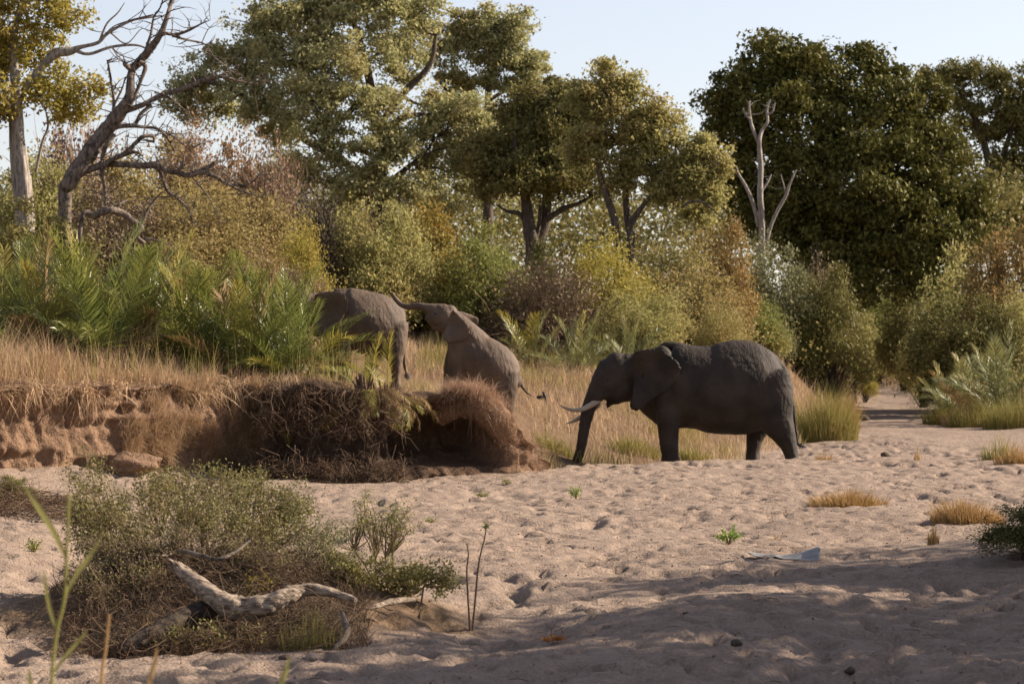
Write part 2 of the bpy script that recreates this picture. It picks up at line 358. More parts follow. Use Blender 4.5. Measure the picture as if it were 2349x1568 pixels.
# footprints trodden into the sand
frng = np.random.default_rng(3)
for k in range(9000):
    fy = 22 + 80*frng.random()**1.3; fx = frng.uniform(-1, 1)*min(12.5, fy*.2) + .4
    if noise2(fx*.35, fy*.22, 88) + frng.uniform(-.5, .5) < -.25: continue
    big = frng.random() < .10
    R = frng.uniform(.14, .24) if big else frng.uniform(.06, .12); A = frng.uniform(.03, .06) if big else frng.uniform(.015, .055)
    st = frng.uniform(1.0, 2.0); an = frng.random()*3.14; ca, sa = math.cos(an), math.sin(an)
    i0, i1 = np.searchsorted(YS, [fy-R*5, fy+R*5]); j0, j1 = np.searchsorted(XS, [fx-R*5, fx+R*5])
    if i1 <= i0 or j1 <= j0: continue
    if LS[(i0+i1)//2, (j0+j1)//2] > -.2 or RS[(i0+i1)//2, (j0+j1)//2] > .6: continue
    ax, ay = GX[i0:i1, j0:j1]-fx, GY[i0:i1, j0:j1]-fy
    rr = np.hypot((ax*ca+ay*sa)/R, (ay*ca-ax*sa)/(R*st))
    GZ[i0:i1, j0:j1] += A*(-np.exp(-(rr**4)*.8) + .32*np.exp(-((rr-1.45)/.45)**2)*(1+.9*np.sin(np.arctan2(ay, ax)+an*3)))
ny, nx = GX.shape
idx = np.arange(ny*nx).reshape(ny, nx)
Q = np.stack([idx[:-1, :-1], idx[:-1, 1:], idx[1:, 1:], idx[1:, :-1]], -1).reshape(-1, 4)
ground = build('river_bed_ground', np.stack([GX, GY, GZ], -1).reshape(-1, 3), Q, M_sand, smooth=True)
tag(ground, 'pale trodden river sand rising into brown wooded banks', kind='structure')
am = ground.data.attributes.new('bank_mask', 'FLOAT', 'POINT')
mk = np.clip(np.maximum(sm((LS-.3)/1.0), sm((RS-.4)/1.2)), 0, 1)
for cx, cy, rx, ry, h in MOUND:
    mk = np.maximum(mk, .9*sm(1.9 - np.hypot((GX-cx)/rx, (GY-cy)/ry)*1.15 + .35*noise2(GX*2.2, GY*2.2, 5)))
am.data.foreach_set('value', mk.ravel().astype(np.float32))

# ------------------------------------------------------------------ the cut river bank (cliff, overhang, hollow)
pl = catmull(np.vstack([LB[1:10, :3], (-.25, 66.3, 1.5), (.12, 66.7, .95), (.35, 67.4, .4), (.45, 68.2, .0)]), 40)
seg = np.r_[0, np.cumsum(np.hypot(*np.diff(pl[:, :2], axis=0).T))]
ss = np.arange(0, seg[-1], .055)
bx, by, bh = (np.interp(ss, seg, pl[:, k]) for k in range(3))
tx, ty = np.gradient(bx), np.gradient(by); tl = np.hypot(tx, ty); tx /= tl; ty /= tl
ker = np.ones(31)/31
def smooth1(a): return np.convolve(np.pad(a, 15, 'edge'), ker, 'valid')
tx, ty = smooth1(tx), smooth1(ty); tl = np.hypot(tx, ty); tx /= tl; ty /= tl
nxn, nyn = ty, -tx                                                  # outward: towards the river
cave = sm((bx+2.75)/.35)*(1-sm((bx+.55)/.4)); zlip = .22*noise2(bx*.9, by*.9, 91) + .10*noise2(bx*2.7, by*2.7, 92); root = sm((bx+5.6)/.3)*(1-sm((bx+2.8)/.4)); left = 1-sm((bx+6.6)/.8)
NR = 74; rows = []
for k in range(NR):
    t = k/(NR-1)
    if t < .12:   q = t/.12; off = 1.0*(1-q)*(.4+.9*left) + .12; zz = -.35 + .55*q; zrel = 0*bh
    elif t < .70:
        q = (t-.12)/.58; zz = .2 + q*(bh-.2)
        off = .12 - .25*left*q + .22*np.sin(q*7+bx*1.3)*.35 - cave*1.75*np.sin(np.pi*np.clip(q*1.12, 0, 1))**.6 - root*.25*np.sin(np.pi*q)
        off = off + .16*sm((q-.82)/.18)*(1-.4*left)
    else:         q = (t-.70)/.30; zz = bh + .10*np.sin(min(q*3, 1)*np.pi/2) - .02*q + .043*max(q*2.6-1.0, 0) - .35*sm((q-.85)/.15); off = .22 - q*3.0
    w = 1.0 if .08 < t < .8 else .35
    px, py = bx + nxn*off, by + nyn*off; pz = zz + 0*bh + zlip*sm((t-.3)/.4)*(1-sm((t-.75)/.2))
    n = .22*noise3(px*1.1, py*1.1, pz*1.0, 61) + .07*noise3(px*2.6, py*2.6, pz*1.6, 62) + .10*noise3(px*5, py*5, pz*.5, 69) + .09*noise3(px*6, py*6, pz*2.6, 63) + .09*noise3(px*.5, py*.5, pz*6.5, 64) + .035*noise3(px*13, py*13, pz*9, 65)
    rows.append(np.column_stack([px + nxn*n*w, py + nyn*n*w, pz + (.05*noise3(px*2, py*2, pz, 66))*(1 if t > .65 else .3)]))
V = np.stack(rows, 0); n1_, n2_ = V.shape[:2]; ii = np.arange(n1_*n2_).reshape(n1_, n2_)
Q = np.stack([ii[:-1, :-1], ii[1:, :-1], ii[1:, 1:], ii[:-1, 1:]], -1).reshape(-1, 4)
BANKTOP = V[54:66].reshape(-1, 3); BANKFACE = V[12:54].reshape(-1, 3); BANKLIP = V[46:56]
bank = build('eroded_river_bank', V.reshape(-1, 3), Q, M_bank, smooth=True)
bmk = bank.data.attributes.new('organic_and_shade', 'FLOAT', 'POINT'); bmk.data.foreach_set('value', np.tile(np.clip(root*.9 + cave*.55 + np.exp(-((bx+2.7)/.5)**2)*.7, 0, 1), n1_).astype(np.float32))  # dark topsoil under the palms; hollow and pillar beside it get shade as colour
tag(bank, 'eroded brown earth bank with a dark hollow under its overhang', kind='structure')
bank_nrm = np.stack([nxn, nyn], -1)

# ------------------------------------------------------------------ elephants
def loft2(path, lat0=0.0, sides=28, sub=6, egg=0.0, flip=1):
    """path rows: X, Y(pixel, down), r in the plane, r lateral [, lateral centre]; returns V in pixel units (X, lateral, up)"""
    p = np.asarray([(*q, 0.0) if len(q) == 4 else q for q in path], float)
    c = catmull(p, sub); c[:, 2:4] = np.maximum(c[:, 2:4], 1.0)
    X, Z, ri, rl, lc = c[:, 0], -c[:, 1], c[:, 2], c[:, 3], c[:, 4] + lat0
    t = np.column_stack([np.gradient(X), np.gradient(Z)]); t /= np.linalg.norm(t, axis=1)[:, None] + 1e-9
    nX, nZ = -t[:, 1], t[:, 0]
    flipm = np.where(nZ < 0, -1, 1) if abs(t[:, 0]).mean() > .5 else np.ones(len(X)); nX, nZ = nX*flipm, nZ*flipm
    # rounded end caps
    def cap(i, sgn):
        out = []
        for a in (30, 60, 82):
            s_, c_ = math.sin(math.radians(a)), math.cos(math.radians(a))
            r = min(ri[i], rl[i])*.6
            out.append((X[i]+sgn*t[i, 0]*r*s_, Z[i]+sgn*t[i, 1]*r*s_, ri[i]*c_, rl[i]*c_, lc[i], nX[i], nZ[i]))
        return out
    body = list(zip(X, Z, ri, rl, lc, nX, nZ))
    R = np.array(cap(0, -1)[::-1] + body + cap(-1, 1))
    th = np.linspace(0, 2*np.pi, sides, endpoint=False)
    cs, sn = np.cos(th), np.sin(th)
    lw = cs*(1 - egg*np.maximum(sn, 0)**1.5)
    V = np.stack([R[:, 0, None] + R[:, 5, None]*R[:, 2, None]*sn, R[:, 4, None] + R[:, 3, None]*lw, R[:, 1, None] + R[:, 6, None]*R[:, 2, None]*sn], -1)
    m = len(R); i = np.arange(m-1)[:, None]*sides; j = np.arange(sides)[None]; j2 = (j+1) % sides
    Q = np.stack([i+j, i+j2, i+sides+j2, i+sides+j], -1).reshape(-1, 4)
    V = V.reshape(-1, 3); nV = len(V)
    V = np.vstack([V, V[:sides].mean(0), V[-sides:].mean(0)])
    T = np.vstack([np.column_stack([j[0], j2[0], np.full(sides, nV)]), np.column_stack([(m-1)*sides+j2[0], (m-1)*sides+j[0], np.full(sides, nV+1)])])
    return V, Q, T
def blob(X, Y, rx, ry, rl, lat=0.0): return [(X-rx*.92, Y, ry*.38, rl*.38, lat), (X-rx*.6, Y, ry*.8, rl*.8, lat), (X, Y, ry, rl, lat), (X+rx*.6, Y, ry*.8, rl*.8, lat), (X+rx*.92, Y, ry*.38, rl*.38, lat)]
def ear(outline, hinge, lat_h, lat_o, thick, side, wave=8, nr=9):
    """flap: outline polygon in pixels; hinge = (X, Y) of the attached edge's middle; lateral goes from lat_h there to lat_o at the free edge"""
    o = catmull(np.asarray(list(outline) + [outline[0]], float), 7)[:-1]; n = len(o)
    c = np.array([np.mean(o[:, 0])*.5 + hinge[0]*.5, np.mean(o[:, 1])*.5 + hinge[1]*.5])
    far = np.max(np.hypot(o[:, 0]-hinge[0], o[:, 1]-hinge[1]))
    layers = []
    for s in (1, -1):
        for k in range(nr):
            f = (k+1)/nr
            q = c + (o-c)*f
            dh = np.hypot(q[:, 0]-hinge[0], q[:, 1]-hinge[1])/far
            lat = lat_h + (lat_o-lat_h)*np.sin(np.clip(dh, 0, 1)*np.pi*.5) + wave*np.sin(q[:, 1]*.03+q[:, 0]*.021)*dh
            th = thick*(1 if k < nr-1 else .35)
            layers.append(np.column_stack([q[:, 0], side*lat + s*th*.5, -q[:, 1]]))
    cen = [np.array([c[0], side*lat_h*1.02 + s*thick*.5, -c[1]]) for s in (1, -1)]
    V = np.vstack(layers + [np.array(cen)]); F = []; T = []
    a = np.arange(n); b = (a+1) % n
    for s in (0, 1):
        o0 = s*nr*n
        for k in range(nr-1):
            q = np.column_stack([o0+k*n+a, o0+k*n+b, o0+(k+1)*n+b, o0+(k+1)*n+a]); F.append(q if s == 0 else q[:, ::-1])
        tt = np.column_stack([o0+a, o0+b, np.full(n, 2*nr*n+s)]); T.append(tt if s else tt[:, ::-1])
    F.append(np.column_stack([(nr-1)*n+a, (nr-1)*n+b, (2*nr-1)*n+b, (2*nr-1)*n+a]))
    return V, np.concatenate(F), np.concatenate(T)
def elephant(pieces, zoom, d, groundY, anchorX, label, voxel, yaw=0.0, tusks=(), eyes=(), smooth_it=5, tuft=None, skin=None):
    """zoom = (u0, v0, scale) of the traced crop in photograph pixels"""
    u0, v0, sc = zoom; k = 2349/2830.0
    m = d / K * k / sc
    ux = (u0 + anchorX/sc)*k; vz = (v0 + groundY/sc)*k
    base = P(ux, vz, d)
    def loc(V): V = np.asarray(V, float); return np.column_stack([(V[:, 0]-anchorX)*m, V[:, 1]*m, (V[:, 2]+groundY)*m])
    g = Geo()
    for V, Q, T in pieces: n0 = g.n; g.add(V, Q); g.F.setdefault(3, []).append(T + n0)
    Vall = loc(np.concatenate(g.V))
    root = empty('elephant', base, label, 'elephant', 'elephants on the river bank', yaw)
    tmp = build('tmp', Vall, [np.concatenate(f) for f in g.F.values()], M_skin)
    bm_ = tmp.modifiers.new('r', 'REMESH'); bm_.mode = 'VOXEL'; bm_.voxel_size = voxel; bm_.adaptivity = 0
    s_ = tmp.modifiers.new('s', 'SMOOTH'); s_.factor = .5; s_.iterations = smooth_it
    dg = bpy.context.evaluated_depsgraph_get(); me = bpy.data.meshes.new_from_object(tmp.evaluated_get(dg))
    bpy.data.objects.remove(tmp)
    me.name = 'body'; me.polygons.foreach_set('use_smooth', np.ones(len(me.polygons), bool))
    co = np.zeros(len(me.vertices)*3, np.float32); no = np.zeros_like(co)
    me.vertices.foreach_get('co', co); me.vertices.foreach_get('normal', no); co = co.reshape(-1, 3); no = no.reshape(-1, 3)
    # soft folds and sagging skin
    f = .016*noise3(co[:, 0]*3.2, co[:, 1]*3.2, co[:, 2]*2.2, 5) + .006*noise3((co[:, 0]+co[:, 2]*.6)*11, co[:, 1]*5, (co[:, 2]-co[:, 0]*.5)*3.5, 6) + .005*noise3(co[:, 0]*5, co[:, 1]*5, co[:, 2]*16, 8)
    co = co + no*f[:, None]; me.vertices.foreach_set('co', co.ravel().astype(np.float32)); me.update()
    me.materials.clear(); me.materials.append(skin or M_skin)
    o = bpy.data.objects.new('body', me); COL.objects.link(o); o.parent = root
    for path in tusks:
        V, Q, T = loft2(path, sides=12, sub=5); n = len(V)
        build('tusk', loc(V), [Q, T], M_ivory, root, smooth=True)
    for (X, Y, lat, r) in eyes:
        V, Q, T = loft2([(X-r*.9, Y, r*.4, r*.4, lat), (X, Y, r, r, lat), (X+r*.9, Y, r*.4, r*.4, lat)], sides=10, sub=3)
        build('eye', loc(V), [Q, T], M_eye, root, smooth=True)
    if tuft:
        g = Geo()
        for i in range(60):
            X, Y = tuft[0]; dx, dy = tuft[1][0]-X, tuft[1][1]-Y
            e = np.array([X+dx*rng.uniform(.6, 1.2)+rng.normal()*14, rng.normal()*14, -(Y+dy*rng.uniform(.6, 1.2)+rng.normal()*10)])
            s0 = np.array([X+rng.normal()*4, rng.normal()*4, -Y]); mid = (s0+e)/2 + rng.normal(size=3)*6
            Vt, Qt = tube(loc(np.array([s0, mid, e])), [.006, .005, .002], 3, 2); g.add(Vt, Qt)
        g.build('tail_tuft', M_black, root)
    return root

# --- the big tusker on the sand (traced in a crop of the photograph: u0, v0, scale)
E1 = (1500, 880, 2.936)
torso = [(880, 440, 150, 120), (930, 500, 270, 165), (1000, 525, 343, 196), (1100, 545, 346, 230), (1200, 556, 336, 248), (1300, 566, 338, 256), (1400, 575, 360, 258),
         (1500, 566, 380, 252), (1580, 560, 385, 244), (1670, 562, 378, 230), (1760, 570, 352, 208), (1850, 575, 300, 172), (1925, 575, 225, 125), (1975, 570, 130, 72)]
pc = [loft2(torso, egg=.15, sides=40),
      loft2([(690, 430, 120, 105), (780, 430, 165, 125), (870, 440, 200, 140), (960, 470, 230, 150)]),                       # neck
      loft2(blob(628, 440, 150, 150, 118)), loft2(blob(592, 352, 88, 84, 92)), loft2(blob(560, 530, 135, 112, 112)),          # skull
      loft2(blob(680, 400, 90, 118, 96)),
      loft2([(560, 420, 130, 100), (500, 500, 108, 98), (445, 590, 88, 84), (405, 660, 68, 66), (375, 725, 58, 58), (350, 820, 51, 52), (332, 920, 45, 46), (316, 1020, 42, 43), (296, 1100, 40, 40), (270, 1160, 37, 37), (238, 1215, 33, 33), (215, 1250, 30, 30)], sub=8),
      loft2([(640, 600, 85, 80), (590, 640, 66, 60), (555, 668, 42, 42), (532, 700, 24, 30), (522, 726, 12, 18)]),              # jaw, lower lip
      loft2([(700, 560, 110, 95), (620, 590, 95, 95), (520, 590, 80, 85)]),
      loft2([(470, 610, 55, 40, -62), (425, 668, 30, 30, -62)]), loft2([(470, 610, 55, 40, 62), (425, 668, 30, 30, 62)]),       # tusk sockets
      # near front leg, far front leg
      loft2([(1010, 520, 150, 80, -125), (1008, 700, 104, 86, -135), (1012, 880, 88, 80, -135), (1018, 1000, 79, 76, -135), (1027, 1100, 71, 74, -135), (1026, 1180, 76, 80, -135), (1024, 1222, 80, 84, -135)]),
      loft2([(1020, 520, 140, 80, 125), (1012, 700, 100, 86, 135), (1018, 880, 84, 80, 135), (1030, 1000, 76, 76, 135), (1040, 1100, 68, 74, 135), (1038, 1180, 74, 80, 135), (1036, 1222, 78, 84, 135)]),
      # near hind leg stretched back, far hind leg under the belly
      loft2([(1800, 480, 200, 90, -95), (1838, 640, 190, 105, -110), (1878, 800, 152, 100, -120), (1930, 910, 112, 88, -125), (1978, 1010, 76, 76, -125), (2006, 1090, 60, 70, -125), (2018, 1160, 60, 72, -125), (2022, 1222, 68, 78, -125)]),
      loft2([(1790, 560, 180, 90, 95), (1775, 740, 160, 100, 115), (1752, 880, 108, 90, 122), (1730, 980, 70, 76, 122), (1718, 1070, 58, 70, 122), (1714, 1150, 60, 72, 122), (1712, 1222, 68, 78, 122)]),
      # tail
      loft2([(1940, 400, 34, 30), (1982, 500, 28, 26), (2004, 600, 22, 22), (2028, 700, 18, 18), (2044, 820, 16, 16), (2054, 930, 14, 14), (2062, 1005, 16, 14), (2080, 1020, 14, 12)]),
      loft2([(1975, 520, 34, 30), (1986, 570, 24, 22), (1988, 605, 10, 10)]),
      # spine ridge, hip bone
      loft2([(920, 285, 20, 24), (1000, 214, 26, 30), (1100, 228, 30, 34), (1250, 250, 28, 34), (1400, 240, 30, 34), (1560, 198, 26, 32), (1680, 205, 26, 32), (1800, 262, 28, 30), (1900, 340, 28, 28), (1960, 430, 24, 24)]),
      loft2(blob(960, 330, 85, 110, 60, -110)), loft2(blob(960, 330, 85, 110, 60, 110))]
eo = [(722, 272), (800, 245), (885, 238), (965, 252), (1040, 305), (1100, 372), (1106, 420), (1070, 490), (1010, 560), (935, 622), (870, 660), (815, 712), (765, 736), (728, 728), (710, 690), (716, 610), (728, 500), (722, 380)]
pc += [ear(eo, (728, 440), 118, 240, 17, -1), ear([(x, y+22) for x, y in eo], (728, 460), 118, 225, 17, 1)]
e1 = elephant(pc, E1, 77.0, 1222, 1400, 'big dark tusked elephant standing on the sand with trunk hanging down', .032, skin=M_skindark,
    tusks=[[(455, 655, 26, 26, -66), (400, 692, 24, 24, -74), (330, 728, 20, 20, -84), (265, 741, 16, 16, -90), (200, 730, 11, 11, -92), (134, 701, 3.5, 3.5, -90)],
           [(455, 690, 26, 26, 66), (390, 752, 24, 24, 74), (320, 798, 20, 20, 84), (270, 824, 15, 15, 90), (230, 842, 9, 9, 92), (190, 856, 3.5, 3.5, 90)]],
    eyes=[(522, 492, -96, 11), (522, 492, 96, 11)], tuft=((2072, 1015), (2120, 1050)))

# --- the cow behind the palms on the bank
E2 = (780, 740, 2.613)
torso = [(300, 330, 120, 95), (360, 340, 180, 130), (440, 365, 222, 165), (540, 378, 224, 190), (640, 402, 232, 192), (720, 420, 222, 180), (790, 440, 196, 150), (845, 460, 140, 108), (875, 470, 70, 60)]
pc = [loft2(torso, egg=.2, sides=36), loft2([(190, 290, 110, 85), (280, 310, 130, 95), (370, 330, 150, 110)]),
      loft2(blob(150, 265, 95, 110, 88)), loft2(blob(140, 205, 55, 52, 62)), loft2(blob(110, 330, 90, 85, 80)), loft2([(150, 390, 55, 50), (110, 420, 35, 35), (92, 440, 15, 18)]),
      loft2([(120, 290, 90, 75), (70, 360, 68, 64), (45, 430, 48, 48), (30, 520, 38, 38), (22, 620, 32, 32), (18, 720, 28, 28), (0, 800, 24, 24)]),
      loft2([(430, 380, 110, 60, -95), (436, 560, 66, 58, -100), (440, 680, 50, 50, -100), (440, 780, 44, 46, -100), (438, 862, 50, 52, -100)]),
      loft2([(400, 380, 110, 60, 95), (380, 560, 66, 58, 100), (362, 680, 50, 50, 100), (350, 780, 44, 46, 100), (342, 862, 50, 52, 100)]),
      loft2([(775, 420, 130, 70, -75), (792, 540, 100, 76, -85), (806, 650, 62, 62, -88), (814, 740, 40, 50, -88), (814, 810, 36, 46, -88), (812, 862, 42, 50, -88)]),
      loft2([(730, 440, 130, 70, 75), (690, 590, 90, 70, 88), (660, 690, 54, 58, 90), (634, 770, 42, 48, 90), (622, 820, 40, 46, 90), (616, 862, 44, 50, 90)]),
      loft2([(850, 400, 24, 22), (880, 480, 18, 18), (884, 570, 14, 14), (882, 650, 12, 12), (888, 720, 14, 12), (900, 770, 9, 9)]),
      loft2([(380, 165, 18, 22), (480, 170, 20, 24), (620, 188, 18, 24), (720, 215, 18, 22), (800, 280, 18, 20), (850, 360, 16, 18)])]
eo = [(215, 195), (290, 170), (370, 168), (430, 190), (462, 235), (455, 300), (420, 370), (370, 430), (310, 480), (260, 500), (225, 470), (215, 380), (218, 280)]
pc += [ear(eo, (222, 320), 90, 205, 15, -1), ear(eo, (222, 320), 86, 172, 14, 1)]
E2D = 70.5
e2 = elephant(pc, E2, E2D, 862, 560, 'grey-brown elephant half hidden behind the palms on top of the bank', .027, yaw=math.radians(9),
    tusks=[[(80, 400, 16, 16, -46), (50, 440, 14, 14, -54), (10, 470, 10, 10, -60), (-40, 475, 3, 3, -62)], [(80, 400, 16, 16, 46), (50, 440, 14, 14, 54), (10, 470, 10, 10, 60), (-40, 475, 3, 3, 62)]],
    eyes=[(92, 300, -70, 9), (92, 300, 70, 9)], tuft=((896, 765), (905, 800)))

# --- the youngster climbing the slope with lifted head
torso = [(1225, 560, 55, 75), (1275, 575, 110, 112), (1340, 610, 158, 140), (1430, 670, 188, 158), (1520, 725, 186, 160), (1600, 775, 160, 140), (1660, 810, 108, 100), (1695, 830, 55, 52)]
pc = [loft2(torso, egg=.12, sides=36),
      loft2([(1190, 370, 88, 84), (1250, 425, 108, 92), (1310, 500, 128, 108), (1370, 580, 150, 120)]),
      loft2(blob(1170, 350, 92, 88, 84)), loft2(blob(1212, 308, 48, 44, 56)), loft2(blob(1120, 360, 85, 72, 76)),
      loft2([(1185, 405, 62, 60), (1138, 424, 40, 42), (1100, 428, 24, 30), (1076, 416, 13, 18)]),
      loft2([(1170, 320, 62, 72), (1110, 310, 54, 62), (1060, 297, 44, 50), (1015, 282, 32, 38), (975, 275, 28, 30), (930, 281, 23, 24), (890, 278, 20, 20), (855, 262, 18, 18), (825, 232, 16, 16), (803, 204, 14, 14), (792, 186, 13, 13)], sub=7),
      loft2([(1290, 560, 90, 52, -72), (1262, 660, 66, 50, -76), (1255, 760, 54, 44, -76), (1258, 850, 46, 40, -76), (1262, 905, 50, 44, -76)]),
      loft2([(1290, 560, 90, 52, 72), (1235, 660, 60, 50, 76), (1215, 760, 50, 44, 76), (1205, 850, 44, 40, 76), (1200, 900, 48, 44, 76)]),
      loft2([(1590, 770, 115, 62, -70), (1610, 870, 90, 62, -78), (1628, 960, 58, 50, -78), (1632, 1040, 42, 42, -78), (1630, 1100, 40, 42, -78), (1626, 1150, 46, 46, -78)]),
      loft2([(1570, 770, 110, 62, 70), (1560, 880, 84, 60, 78), (1550, 970, 54, 50, 78), (1545, 1040, 42, 42, 78), (1540, 1120, 44, 46, 78)]),
      loft2([(1690, 770, 20, 20), (1715, 820, 15, 15), (1740, 868, 11, 11), (1775, 905, 9, 9), (1815, 926, 8, 8), (1845, 930, 7, 7)]),
      loft2([(1300, 440, 26, 40), (1400, 472, 18, 24), (1500, 540, 18, 24), (1600, 612, 18, 24), (1665, 680, 18, 22), (1700, 760, 16, 18)])]
eo = [(1238, 292), (1280, 340), (1335, 400), (1362, 448), (1350, 490), (1320, 520), (1262, 534), (1205, 538), (1172, 522), (1168, 478), (1180, 442), (1196, 390), (1212, 335)]
eof = [(1238, 296), (1290, 308), (1350, 330), (1412, 358), (1418, 388), (1408, 416), (1380, 420), (1330, 400), (1280, 370), (1240, 345)]
pc += [ear(eo, (1200, 400), 86, 165, 15, -1, 7), ear(eof, (1236, 320), 62, 190, 13, 1, 5)]
e3 = elephant(pc, E2, 69.6, 1150, 1450, 'smaller elephant climbing the grassy slope with its trunk stretched up ahead', .024,
    eyes=[(1108, 330, -68, 8), (1108, 330, 68, 8)], tuft=((1842, 930), (1880, 935)))

# ------------------------------------------------------------------ trees
def crown_points(lobes, d, nclump, rg, shell=.45):
    """lobes: (u, v, ru, rv[, depth shift m]) in picture pixels -> clump centres in the world, lobe index"""
    A = np.array([l[2]*l[3] for l in lobes], float); A /= A.sum()
    C = []; I = []
    for k, l in enumerate(lobes):
        n = max(3, int(round(nclump*A[k])))
        q = unit(n, rg) * (shell + (1-shell)*rg.random(n)**.7)[:, None]
        c = P(l[0], l[1], d); sh = l[4] if len(l) > 4 else 0
        r = np.array([l[2]/K*d, min(l[2], l[3]*1.2)/K*d*1.0, l[3]/K*d])*1.12
        C.append(c + np.array([0, sh, 0]) + q*r); I += [k]*n
    return np.vstack(C), np.array(I)
def tree(name, label, d, base_uv, trunks, lobes, nclump, nleaf, leafsize, lm, bm, seed, rc=.55, cat='tree', group=None, shell=.45, limb=.07, ltype='tri', sink=True):
    """trunks: list of [(u, v, radius m, depth shift m), ...]; the first point of the first is the foot"""
    rg = np.random.default_rng(seed)
    foot = P(base_uv[0], 784, d); foot[2] = zt(foot[0], foot[1]) - .05
    root = empty(name, foot, label, cat, group)
    g = Geo(); nodes = []
    for tr in trunks:
        pts = [P(u, v, d) + np.array([0, (q[0] if q else 0), 0]) for (u, v, r, *q) in tr]; rad = [t[2] for t in tr]
        if tr is trunks[0] or tr[0][1] is None: pass
        if sink and tr[0][3:] and tr[0][3] == 'foot': pass
        V, Qd = tube(pts, rad, 8, 5, .06, rg); g.add(V - foot, Qd)
        pr = catmull(np.column_stack([pts, rad]), 5); nodes.append(pr)
    # root the trunks that rise from the ground
    for k, tr in enumerate(trunks):
        if k and (abs(tr[0][0]-base_uv[0]) > 60 or tr[0][1] < trunks[0][0][1]-45 or tr[0][2] < .1): continue
        p0 = P(tr[0][0], tr[0][1], d) + [0, tr[0][3] if len(tr[0]) > 3 else 0, 0]; r0 = tr[0][2]; f0 = np.array([p0[0]*.7+foot[0]*.3, p0[1], zt(p0[0], p0[1])-.2])
        V, Qd = tube([f0, f0*.5 + p0*.5, p0 + (0, 0, .02)], [r0*1.4, r0*1.12, r0], 8, 4, .05, rg); g.add(V - foot, Qd)
    nodes = np.vstack(nodes)
    C, I = crown_points(lobes, d, nclump, rg, shell)
    for k, l in enumerate(lobes):
        c = P(l[0], l[1], d) + np.array([0, l[4] if len(l) > 4 else 0, 0])
        dd = np.linalg.norm(nodes[:, :3]-c, axis=1) + np.where(nodes[:, 2] > c[2]+.5, 3, 0); s = nodes[np.argmin(dd)]
        r = min(s[3]*.7, limb*(.8+np.linalg.norm(s[:3]-c)*.12))
        mid = s[:3]*.5 + c*.5 + rg.normal(size=3)*np.linalg.norm(s[:3]-c)*.12
        V, Qd = tube([s[:3], mid, c], [r, r*.75, r*.5], 5, 4, .08, rg); g.add(V - foot, Qd)
        mem = C[I == k]
        for q in mem[rg.random(len(mem)) < .55]:
            mid = c*.45 + q*.55 + rg.normal(size=3)*np.linalg.norm(q-c)*.13
            V, Qd = tube([c + (mid-c)*.1, mid, q], [r*.38, r*.24, .006], 4, 3, .1, rg); g.add(V - foot, Qd)
    g.build('trunk', bm, root, smooth=True)
    w = rg.random(len(C))**2.2 + .06; w /= w.sum()
    pick = rg.choice(len(C), nleaf, p=w)
    rad = rc*(.6+.8*rg.random(len(C)))
    q = np.clip(rg.normal(size=(nleaf, 3))*np.where(rg.random(nleaf) < .92, .44, .60)[:, None], -.95, .95)
    L_ = C[pick] + q*np.column_stack([rad[pick]]*3)*np.array([1.15, 1.15, .75])
    V, F = leaves(L_ - foot, leafsize, rg, ltype, .6)
    build('crown', V, F, lm, root)
    return root

# 1 pale-trunked tree at the left edge
tree('pale_barked_tree', 'yellow-green tree with pale grey trunks at the left edge of the picture', 88, (58, 560),
     [[(62, 520, .26), (55, 420, .25), (45, 330, .21, -.2), (42, 230, .17, -.3), (30, 120, .14), (40, 40, .11), (66, 0, .10), (90, -60, .08)],
      [(40, 480, .17, .5), (30, 400, .15, .5), (22, 330, .12, .6), (14, 240, .09, .6), (-20, 120, .07)],
      [(66, 510, .13, -.4), (62, 440, .14, -.35), (52, 360, .13, -.3)],
      [(42, 230, .12), (70, 190, .12), (100, 150, .13), (128, 122, .15), (160, 118, .13), (185, 108, .07), (225, 98, .055), (250, 74, .05), (300, 48, .04), (330, 42, .035), (372, 36, .02)],
      [(172, 116, .06), (205, 124, .05), (255, 108, .045), (315, 104, .035), (352, 122, .02)], [(228, 96, .045), (245, 55, .03), (270, 30, .022), (286, 6, .01)],
      [(255, 108, .03), (275, 125, .02), (310, 138, .014), (332, 150, .008)], [(252, 74, .03), (290, 100, .02), (325, 66, .012), (345, 78, .006)],
      [(82, 395, .05), (96, 330, .045), (110, 290, .035), (104, 250, .02)]],
     [(60, 50, 75, 60), (135, 30, 60, 45), (10, 130, 60, 70, 1), (110, 200, 80, 50), (190, 205, 55, 40, .5), (20, 230, 70, 45, -1), (150, 250, 60, 30, 1), (-60, 100, 90, 110), (-50, 260, 80, 60), (100, 110, 55, 45, 1.5), (90, -60, 130, 70)],
     300, 26000, .085, M_yellow, M_barkpale, 21, rc=.42, shell=.25)

